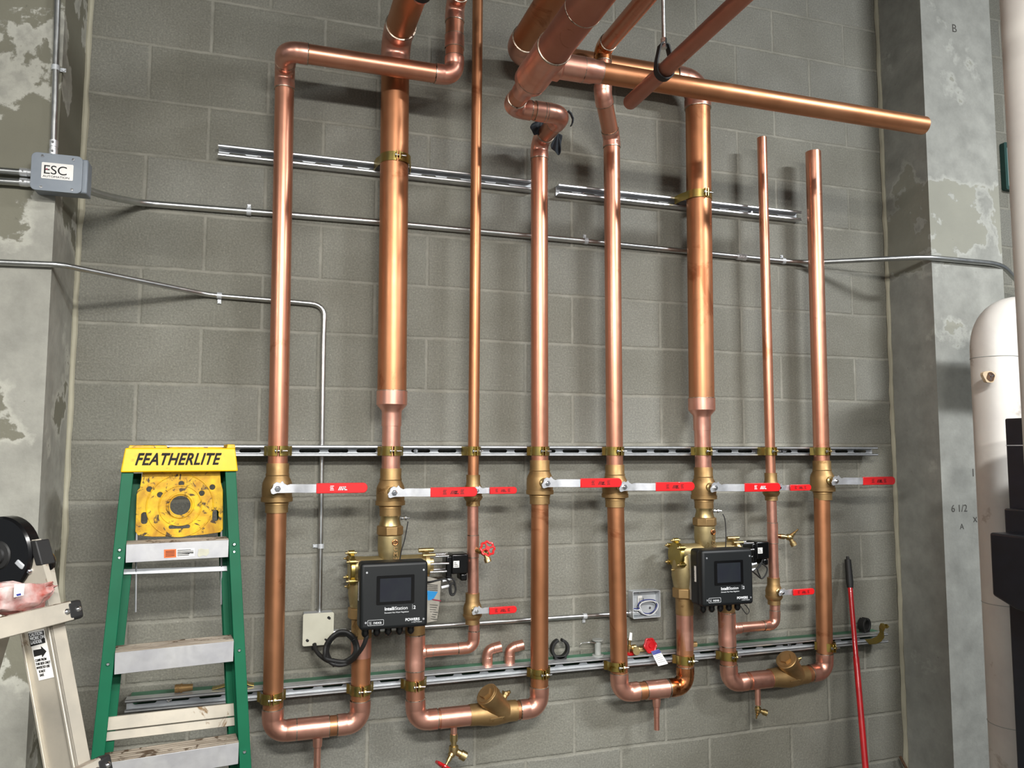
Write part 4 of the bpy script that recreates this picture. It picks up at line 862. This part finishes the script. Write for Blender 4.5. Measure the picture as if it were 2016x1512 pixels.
# ------------------------------------------------------------------ rag behind the fourth riser
random.seed(9)
c0 = P(1068, 256, -.2); 
def rag(pts, c, name, t):
    """fan of folds between hanging outline points"""
    b = MB(); n = len(pts); vs = []; K = 7
    for j in range(K):
        for i, p in enumerate(pts):
            f = j/(K-1); q = c.lerp(p, f); q = q+V(0, (.010 if i % 2 else -.010)*min(1, f*2), 0); vs.append(q)
    fs = [(j*n+i, j*n+i+1, (j+1)*n+i+1, (j+1)*n+i) for j in range(K-1) for i in range(n-1)]
    o = b.add(vs, fs, True).obj(name, 'cloth', t); m = o.modifiers.new('thick', 'SOLIDIFY'); m.thickness = .004; m = o.modifiers.new('sub', 'SUBSURF'); m.levels = m.render_levels = 2; return o
t = thing('rag', 'dark grey rag stuffed behind the elbow of the fourth riser', 'rag', c0)
rag([P(1045, 244, -.2), P(1043, 250, -.19), P(1046, 260, -.2), P(1052, 268, -.19), P(1058, 264, -.2), P(1066, 272, -.19), P(1072, 262, -.2), P(1078, 266, -.19), P(1084, 256, -.2)], P(1068, 232, -.2), 'cloth_fold', t)
rag([P(1082, 284, -.13), P(1085, 292, -.12), P(1092, 300, -.13), P(1100, 308, -.12), P(1105, 302, -.13), P(1104, 284, -.12), P(1107, 268, -.13)], P(1098, 262, -.13), 'cloth_fold', t)
MB().strip([P(1118, 218, -.33), P(1124, 224, -.33), P(1128, 234, -.33), P(1127, 242, -.33), P(1124, 248, -.33)], (0, 1, 0), .012, .004).obj('cloth_edge', 'cloth', t)

# ------------------------------------------------------------------ green stepladder
PS = math.radians(8); e1 = V(math.cos(PS), math.sin(PS), 0); nn = V(math.sin(PS), -math.cos(PS), 0); TH = math.radians(10.5)
upv = (Z_*math.cos(TH)-nn*math.sin(TH)).normalized(); LN = e1.cross(upv).normalized()   # LN faces the room
if LN.dot(nn) < 0: LN = -LN
O = P(240, 926, -.40)
def LP(u, v, d=0): return PP(u, v, O+LN*d, LN)
t = thing('stepladder', 'green fibreglass stepladder with yellow top, leaning folded against the wall', 'stepladder', (.05, -.6, 0))
def rail(tt, a, b, inw, wf, dep, name, mat):
    d = (b-a).normalized(); b2 = MB(); g = .004
    sgn = inw.normalized()
    b2.obox((a+b)/2+sgn*(wf/2), d, sgn, LN, (b-a).length/2, wf/2, g/2)
    b2.obox((a+b)/2+sgn*(wf/2)-LN*dep, d, sgn, LN, (b-a).length/2, wf/2, g/2)
    b2.obox((a+b)/2+sgn*(g/2)-LN*(dep/2), d, sgn, LN, (b-a).length/2, g/2, dep/2)
    return b2.obj(name, mat, tt, .0015, 2)
lt, rt = LP(240, 924), LP(464, 918)
lb, rb = LP(177, 1512), LP(495, 1512)
def down(a, b): d = (b-a).normalized(); return a+d*((a.z-.01)/-d.z)
lb, rb = down(lt, lb), down(rt, rb)
rail(t, lt, lb, (rt-lt), .032, .072, 'front_rail', 'green_fg'); rail(t, rt, rb, (lt-rt), .032, .072, 'front_rail', 'green_fg')
# rear section, folded flat behind
rail(t, lt-LN*.085+e1*.03, lb-LN*.085+e1*.028, (rt-lt), .024, .04, 'rear_rail', 'green_fg'); rail(t, rt-LN*.085-e1*.025, rb-LN*.085-e1*.025, (lt-rt), .024, .04, 'rear_rail', 'green_fg')
def atv(a, b, s): return a+(b-a)*s
def lv_on(a, b, z): return a+(b-a)*((a.z-z)/(a.z-b.z))
steps = [((240, 1088), (453, 1082), .043), ((217, 1303), (468, 1285), .05), ((192, 1518), (474, 1490), .05), None]
zs = []
for st in steps:
    if st is None: break
    zs.append((LP(*st[0]).z+LP(*st[1]).z)/2)
dz = zs[1]-zs[2]; zz = zs[2]-dz
while zz > .12: zs.append(zz); zz -= dz
for i, z in enumerate(zs):
    A1, B1 = lv_on(lt, lb, z), lv_on(rt, rb, z); ex = (B1-A1).normalized(); A1 = A1+ex*.005; B1 = B1-ex*.005; fh = .0295 if i else .026
    b = MB(); mid = (A1+B1)/2; hw = (B1-A1).length/2-.0285; hor = nn
    b.obox(mid+LN*.003, ex, Z_, hor, hw, fh, .0016)
    b.mat(1); top = mid+Z_*fh
    b.obox(top-hor*.038+LN*.003, ex, hor, Z_, hw, .038, .0016)
    for k in range(5): b.obox(top-hor*(.008+.015*k)+LN*.003+Z_*.0022, ex, hor, Z_, hw, .0035, .0014)
    b.mat(0).obox(mid-hor*.076+LN*.003, ex, Z_, hor, hw, fh*.7, .0016)
    s_ = b.obj('step', ['alu', 'alu_dirty'], t, .0008, 1)
    for e, sg in ((A1, 1), (B1, -1)):
        for k in ((0,) if i else (-.011, .011)):
            MB().lathe(e+ex*(sg*.012)+LN*.002+Z_*k, LN, [(0, .0058), (.0015, .0055), (.004, .003)], 14).obj('rivet', 'chrome', s_)
# step label
m0 = (LP(325, 1092)+LP(382, 1090))/2; sf = lambda u, v: PP(u, v, O+LN*.0062+Z_*0, LN)
fN = nn
zc_ = lv_on(lt, lb, zs[0]); fO = (lv_on(lt, lb, zs[0])+LN*.003)+nn*.0022
def SF(u, v): return PP(u, v, fO, nn)
def quad(name, cs, mat, par, d=.0005): return MB().prism(cs, nn*d).obj(name, mat, par)
quad('warning_label', [SF(323, 1082), SF(347, 1081), SF(347, 1097), SF(323, 1098.5)], 'orange_print', t)
quad('safety_label', [SF(347, 1081), SF(383, 1079), SF(383, 1095), SF(347, 1097)], 'paper', t, .0004)
b = MB()
for k in range(5): b.prism([SF(349, 1083+k*2.6), SF(381 if k in (1, 2) else 376-k, 1081.6+k*2.6), SF(381 if k in (1, 2) else 376-k, 1082.9+k*2.6+(1.3 if k == 2 else 0)), SF(349, 1084.3+k*2.6)], nn*.0007)
for k in range(4): b.prism([SF(326, 1085+k*3), SF(344, 1084+k*3), SF(344, 1085.2+k*3), SF(326, 1086.2+k*3)], nn*.0008)
b.obj('label_print', 'black_print', t)
quad('label_residue', [SF(391, 1081), SF(397, 1080), SF(403, 1081.5), SF(411, 1080.5), SF(412, 1089), SF(406, 1095), SF(400, 1093), SF(392, 1097), SF(389, 1093)], 'residue', t)
# top cap
cap0, cap1 = LP(237, 930), LP(468, 922); ex = e1; L = (cap1-cap0).dot(ex); capb = cap0.z; capt = LP(247, 882).z
c0_ = V(cap0.x, cap0.y, capb)
prof = []
b = MB(); base = c0_+nn*.012
def CPt(s, dpt, z): return base+ex*s-nn*dpt+Z_*(z-capb)
hT = capt-capb
def capslab(s0, s1, d0, d1, z0, z1, tap=0):
    vs = [CPt(s0, d0, z0), CPt(s1, d0, z0), CPt(s1, d1, z0), CPt(s0, d1, z0), CPt(s0+tap, d0+tap*.6, z1), CPt(s1-tap, d0+tap*.6, z1), CPt(s1-tap, d1, z1), CPt(s0+tap, d1, z1)]
    b.add(vs, [(0, 3, 2, 1), (4, 5, 6, 7), (0, 1, 5, 4), (1, 2, 6, 5), (2, 3, 7, 6), (3, 0, 4, 7)])
capslab(0, L, 0, .13, capb, capt, .010)
tc_ = b.obj('top_cap', 'cap_yellow', t, .004, 3)
b = MB(); capslab(.018, .125, .012, .11, capt-.001, capt+.008, .003); capslab(L-.035, L-.008, .012, .12, capt-.001, capt+.012, .003); capslab(.13, L-.04, .05, .11, capt-.001, capt+.004, .002)
b.obj('cap_rim', 'tray_yellow', tc_, .002, 2)
fc = [CPt(L*.0, 0, capb), ]
tb = CPt(.036, .0035, capb+.0215); dr = (CPt(0, .006, capt)-CPt(0, 0, capb)).normalized()
text('FEATHERLITE', .050, tb+nn*.0015, ex, Z_, 'black_print', tc_, 'brand_lettering', .0014, .36, 'LEFT', .745, 1.07)
# pail shelf
shN = (nn*.995+Z_*.05).normalized(); SO = LP(270, 1000, -.045)
def SH(u, v): return PP(u, v, SO, nn)
cA, cB, cC, cD = SH(283, 925), SH(432, 922), SH(438, 1046), SH(268, 1051)
ctr = SH(355, 995); ex2 = (cC-cD); ex2 = V(ex2.x, ex2.y, 0).normalized()
def uv(p): d = p-ctr; return (d.dot(ex2), d.z)
outl = [uv(SH(*q)) for q in ((283, 924), (432, 921), (434, 950), (438, 965), (438, 1042), (434, 1047), (400, 1052), (355, 1055), (300, 1056), (272, 1053), (267, 1046), (270, 968), (276, 960))]
holes = [circ(*uv(SH(355, 995)), .030, 28)]
for u, v, r in ((294, 963, .0095), (418, 959, .0095), (315, 974, .0095), (397, 971, .0095), (357, 952, .0092)): holes.append(circ(*uv(SH(u, v)), r, 16))
for u, v in ((284, 1020), (424, 1015)): q = uv(SH(u, v)); holes.append(rrect(q[0], q[1], .010, .0185, .009, 5))
q = uv(SH(353, 1037)); holes.append(rrect(q[0], q[1], .031, .0065, .006, 5))
sh = plate([outl]+holes, .006, ctr, ex2, Z_, 'tray_yellow', t, 'pail_shelf', .001)
b = MB()
for R, r in ((.094, .0022), (.060, .0022), (.036, .004)): b.torus(ctr+nn*.003, nn, R, r, 48, 8)
b.obj('shelf_ribs', 'tray_yellow', sh)
for u, v0, v1 in ((269, 1048, 1205), (436, 1045, 1190)): MB().cyl(SH(u, v0), SH(u-(2 if u < 300 else 0), v1), .0028, n=8).obj('brace_rod', 'zinc', t)
# rear horizontals
for (u0_, v0_), (u1_, v1_), hh in (((208, 1425), (472, 1395), .018), ((206, 1450), (473, 1418), .012), ((243, 1126), (455, 1119), .008)):
    a1, b1 = LP(u0_, v0_, -.085), LP(u1_, v1_, -.085); MB().obox((a1+b1)/2, (b1-a1).normalized(), upv, LN, (b1-a1).length/2, hh, .008).obj('rear_brace', 'alu_old' if v0_ > 1200 else 'galv_dark', t, .001, 1)
for a1 in (lb, rb): MB().obox(a1+Z_*.018-LN*.035, e1, nn, Z_, .024, .045, .028).obj('rubber_foot', 'rubber', t, .004, 2)

# ------------------------------------------------------------------ aluminium folding ladder (left foreground)
a2 = math.radians(33); f1 = V(math.sin(a2), math.cos(a2), 0); fn = V(math.cos(a2), -math.sin(a2), 0)
t = thing('folding_ladder', 'worn aluminium folding ladder with black hinge at the lower left corner', 'folding ladder', (-.1, -1.5, 0))
q0 = P(96, 1235, -1.33)          # front outer corner of the rail under the upper rung
q1 = PP(147, 1512, q0, f1)
dn = (q1-q0).normalized(); up2 = -dn
ln2 = f1.cross(up2).normalized()
if ln2.dot(fn) < 0: ln2 = -ln2
def RZ(s, dep=0, along=0): return q0+dn*s-ln2*dep+f1*along
# rail: channel, web faces -f1 (label face) ; outer face = ln2
WD, TF = .066, .036
top_s = -.115; bot_s = (q0.z-.02)/-dn.z
b = MB()
def rbox(s0, s1, d0, d1, a0, a1):
    b.obox(RZ((s0+s1)/2, (d0+d1)/2, (a0+a1)/2), dn, ln2, f1, abs(s1-s0)/2, abs(d1-d0)/2, abs(a1-a0)/2)
rbox(top_s, bot_s, 0, .004, 0, TF); rbox(top_s, bot_s, WD-.004, WD, 0, TF); rbox(top_s, bot_s, 0, WD, .005, .009)
rbox(top_s, bot_s, 0, .005, -.001, .006); rbox(top_s, bot_s, WD-.005, WD, -.001, .006)
b.obj('rail', 'alu_old', t, .001, 2)
b = MB(); rbox(top_s, bot_s, 0, WD, -.40, -.396); rbox(top_s, bot_s, 0, .004, -.43, -.396); rbox(top_s, bot_s, WD-.004, WD, -.43, -.396); b.obj('rail', 'alu_old', t, .001, 2)
for s in (-.018, .264, .546, .828, 1.11):
    if s > bot_s-.05: break
    c = RZ(s, -.012, -.212); b = MB().obox(c, f1, up2, ln2, .245, .017, .013); b.mat(1)
    for k in range(4): b.obox(c+up2*.0175+ln2*(-.009+.006*k), f1, up2, ln2, .245, .001, .0018)
    b.obox(c-ln2*.016-up2*.002, f1, up2, ln2, .22, .012, .006)
    b.obj('rung', ['alu_old', 'alu_dirty'], t, .003, 2)
    MB().obox(c+f1*.252, f1, up2, ln2, .018, .0175, .0135).obj('rung_end_cap', 'rubber', t, .006, 3)
    for dd in (.232, .258): MB().lathe(c+f1*dd+ln2*.013, ln2, [(0, .006), (.002, .0055), (.004, .003)], 12).obj('rivet', 'chrome', t)
# caution label
def WF(u, v): return PP(u, v, RZ(0, 0, .0042), f1)
def lq(name, cs, mat, k=.0004): return MB().prism([WF(*c) for c in cs], -f1*k).obj(name, mat, t)
lq('caution_label', [(55, 1243), (87, 1238), (107, 1333), (77, 1340)], 'paper')
lq('caution_panel', [(56, 1247), (86, 1241), (90, 1265), (61, 1273)], 'black_print', .0008)
b = MB().prism([WF(66, 1280), WF(82, 1277), WF(81, 1272), WF(92, 1282), WF(84, 1294), WF(83, 1289), WF(68, 1293)], -f1*.0009); b.obj('arrow', 'black_print', t)
dx_ = (WF(86, 1241)-WF(56, 1247)).normalized(); dy_ = (WF(55, 1243)-WF(77, 1340)).normalized()
for k, s_ in enumerate(('CAUTION', 'WORK ON', 'LADDER')): text(s_, .0082, WF(59+k*1.5, 1253.5+k*7.5)-f1*.0011, dx_, dy_, 'white_print', t, 'label_lettering', .0002, sx=.8)
for k, s_ in enumerate(('CLIMB FROM', 'THIS SIDE ONLY', 'INVERTED USE', 'IS NOT', 'SAFE')): text(s_, .0062, WF(70+k*1.6+(k > 2)*3, 1303+k*7.2)-f1*.0008, dx_, dy_, 'black_print', t, 'label_lettering', .0001, sx=.72)
# hinge
hc = PP(8, 1092, RZ(-.2, 0, -.006), f1)
b = MB().lathe(hc+f1*.016, -f1, [(0, .066), (.002, .07), (.022, .07), (.026, .066)], 40).obj('hinge_disc', 'black_gloss', t)
MB().lathe(hc-f1*.010, -f1, [(0, .026), (.003, .024), (.004, .016), (.008, .015), (.009, .008), (.011, .007)], 32).obj('hinge_knob', 'rubber', t)
pl = [PP(u, v, hc-f1*.002, f1) for u, v in ((54, 1064), (70, 1062), (95, 1150), (76, 1152), (40, 1152), (32, 1140), (55, 1122), (62, 1108))]
MB().prism(pl, f1*.012).obj('hinge_plate', 'alu_old', t)
pl = [PP(u, v, hc-f1*.004, f1) for u, v in ((56, 1066), (70, 1064), (83, 1113), (70, 1114))]
MB().prism(pl, f1*.03).obj('hinge_latch', 'rubber', t, .002, 2)
pl = [PP(u, v, hc-f1*.003, f1) for u, v in ((1, 1128), (20, 1127), (26, 1136), (27, 1152), (0, 1158))]
MB().prism(pl, f1*.012).obj('hinge_tab', 'spool', t)
pl = [PP(u, v, hc-f1*.012, f1) for u, v in ((27, 1109), (34, 1101), (47, 1113), (42, 1122), (38, 1120))]
MB().prism(pl, f1*.006).obj('lock_clip', 'galv_dark', t, .002, 2)
for u, v in ((59, 1124), (36, 1144)): MB().lathe(PP(u, v, hc-f1*.002, f1), -f1, [(0, .0062), (.002, .006), (.0055, .003)], 14).obj('rivet', 'chrome', t)
kn = PP(88, 1106, hc+f1*.03, f1); MB().lathe(kn-ln2*.012, ln2, [(0, .014), (.012, .020), (.018, .020), (.024, .012)], 24).obj('release_knob', 'black_gloss', t)
# the other leg of the A, behind, out of the frame at left
o2 = MB(); dn2 = (dn-2*dn.dot(fn)*fn); cen = hc+f1*.02; 
o2.obox(cen+dn2*.75+f1*0, dn2, f1, dn2.cross(f1), .70, .018, .03).obox(cen+dn2*.75-f1*.4, dn2, f1, dn2.cross(f1), .70, .018, .03); o2.obj('rear_rail', 'alu_old', t, .002, 1)
# plastic bag lying on the rung
random.seed(3)
bc = PP(22, 1184, RZ(-.03, -.012, -.1), ln2)+ln2*.004+Z_*.004
b = MB(); n, m_ = 30, 16; vs = []
for j in range(m_+1):
    ph = math.pi*j/m_
    for i in range(n):
        a = 2*math.pi*i/n; k = 1+.09*math.sin(5*a+3*ph)+.06*math.sin(9*a-5*ph)+random.uniform(-.05, .05)
        vs.append(bc+f1*(.078*math.cos(ph)*k)+ln2*(.022*math.sin(ph)*math.cos(a)*k)+Z_*(.027*math.sin(ph)*math.sin(a)*k+.006*math.cos(3*ph)))
fs = [(j*n+i, j*n+(i+1) % n, (j+1)*n+(i+1) % n, (j+1)*n+i) for j in range(m_) for i in range(n)]
t = thing('plastic_bag', 'clear plastic bag of pinkish contents on the folding ladder rung', 'plastic bag', bc)
b.add(vs, fs, True).obj('bag', 'pink_plastic', t)
bx = lambda u, v: PP(u, v, bc+ln2*.036, ln2)
MB().prism([bx(28, 1151), bx(48, 1149), bx(46, 1172), bx(27, 1176)], ln2*.0005).obj('bag_label', 'paper', t)
MB().prism([bx(31, 1170), bx(40, 1168), bx(41, 1172), bx(33, 1174)], ln2*.0009).obj('label_mark', 'navy_print', t)

# ------------------------------------------------------------------ red pole
a = P(1669, 1101, -.05); fl = P(1704, 1512, -.26); d = (fl-a).normalized(); foot = a+d*((a.z-.004)/-d.z)
t = thing('red_pole', 'long red telescoping pole with black tip leaning on the wall at right', 'pole', foot)
pt = lambda v: a+(foot-a)*v
MB().cyl(pt(.085), pt(.36), .0105).lathe(pt(.36), foot-a, [(0, .0125), ((foot-a).length*.64, .0125)], 24).obj('pole_tube', 'red_paint', t)
MB().lathe(a, foot-a, [(0, .010), (.002, .0135), (.05, .0145), (.10, .0155), (.125, .0125)], 20).obj('tip_sleeve', 'rubber', t)
MB().lathe(a-d*.012, d, [(0, .006), (.014, .007)], 12).obj('tip_loop', 'rubber', t)

a = P(1772, 1489, -.03); b_ = P(1784, 1512, -.05); d = (b_-a).normalized(); f_ = a+d*((a.z-.005)/-d.z)
tag(MB().cyl(a, f_, .006, .010, n=8).obj('wooden_stick', 'rust'), 'dark wooden stick tip leaning in the right corner at the bottom edge', 'stick')

# ------------------------------------------------------------------ white jacketed pipes and black cabinet at right
def vp(u, y): return P(u, 900, y).x
y0 = -.62; x0 = P(1962, 800, y0).x; zt = P(1960, 622, y0).z
t = thing('insulated_pipe', 'white jacketed pipe with elbow and rust spot before the right column', 'insulated pipe', (x0, y0, 0), 'white jacketed pipes')
R = .083
pts = smooth([(x0, y0, 0), (x0, y0, zt), (x0+.9, y0-.05, zt+.005)], .15, 14)
MB().tube(pts, R, 40).obj('jacket', 'white_jacket', t)
b = MB()
for z in (zt-.17, 1.0, .55): b.torus((x0, y0, z), (0, 0, 1), R+.0005, .0014, 40, 6)
b.obj('jacket_seam', 'spool', t)
sp = P(1948, 742, y0-R*.98); random.seed(5)
MB().prism([(sp.x+.03*math.cos(a_)*(1+.2*math.sin(3*a_))-.004, sp.y-.0045, sp.z+.026*math.sin(a_)*(1+.15*math.cos(2*a_))) for a_ in [2*math.pi*i/24 for i in range(24)]], (0, .012, 0)).obj('rust_stain', 'rust_stain', t)
MB().prism([(sp.x+.019*math.cos(a_)*(1+.12*math.sin(4*a_)), sp.y-.006, sp.z+.018*math.sin(a_)) for a_ in [2*math.pi*i/24 for i in range(24)]], (0, .012, 0)).obj('rust_spot', 'rust', t)
b = MB()
for a_ in (.5, 2.2, 4.4): b.obox((sp.x+.006*math.cos(a_), sp.y-.0065, sp.z+.006*math.sin(a_)), V(math.cos(a_), 0, math.sin(a_)), V(-math.sin(a_), 0, math.cos(a_)), Y_, .008, .0014, .0008)
b.obj('metal_tab', 'chrome', t)
y1 = -1.55; xx = (P(2002, 300, y1).x+P(1990, 60, y1).x)/2+.092
t = thing('insulated_pipe', 'tall white jacketed pipe along the right edge of the picture', 'insulated pipe', (xx, y1, 0), 'white jacketed pipes')
MB().lathe((xx, y1, 0), (0, 0, 1), [(0, .078), (4.6, .078)], 36).obj('jacket', 'white_jacket', t)
# cabinet
yc = -1.25
yb_ = yc+.30
xr = P(2016, 900, yb_).x+.45
xs_ = P(1991, 1300, yb_).x
t = thing('equipment_cabinet', 'black equipment cabinet cut by the right edge of the picture', 'cabinet', (xs_, yc, 0))
MB().box((xs_, yc, 0), (xr, yb_, P(1991, 1000, yb_).z)).obj('cabinet_body', 'cabinet', t, .006, 2)
a = P(1977, 824, yb_); MB().box((a.x, yc, P(1977, 1052, yb_).z), (xr, yb_, a.z)).obj('upper_housing', 'cabinet', t, .006, 3)
c = P(1987, 877, yb_); MB().box((a.x-.0015, yc+.01, c.z-.0015), (xr, yb_-.002, c.z+.0015)).obj('seam', 'galv_dark', t)
a2_ = P(2008, 872, yb_-.09); MB().box((a.x-.004, yb_-.2, P(2008, 990, yb_).z), (a.x, yb_-.085, a2_.z)).obj('side_panel', 'galv_dark', t)
a = P(1947, 1048, yb_-.02); z1_, z0_ = a.z, P(1950, 1172, yb_-.02).z
MB().prism([(a.x, yb_-.02, z1_), (a.x, yb_-.26, z1_), (a.x, yb_-.26, z0_-.05), (a.x, yb_-.1, z0_-.03), (a.x, yb_-.02, z0_)], (xs_-a.x+.1, 0, 0)).obj('junction_housing', 'cabinet', t, .008, 3)

# ------------------------------------------------------------------ pencil notes on the right column, wood chip
pr_ = bpy.data.objects['wall_right']
for s_, u, v, sz in (('1', 1912, 938, .05), ('6 1/2', 1873, 1008, .045), ('x', 1916, 1028, .05), ('A', 1890, 1042, .035), ('B', 1874, 62, .055), ('..  .. .', 1740+10, 0, .01)):
    if v == 0: continue
    text(s_, sz, P(u, v, -.2628), X_, Z_, 'pencil', pr_, 'pencil_note', -.0002)
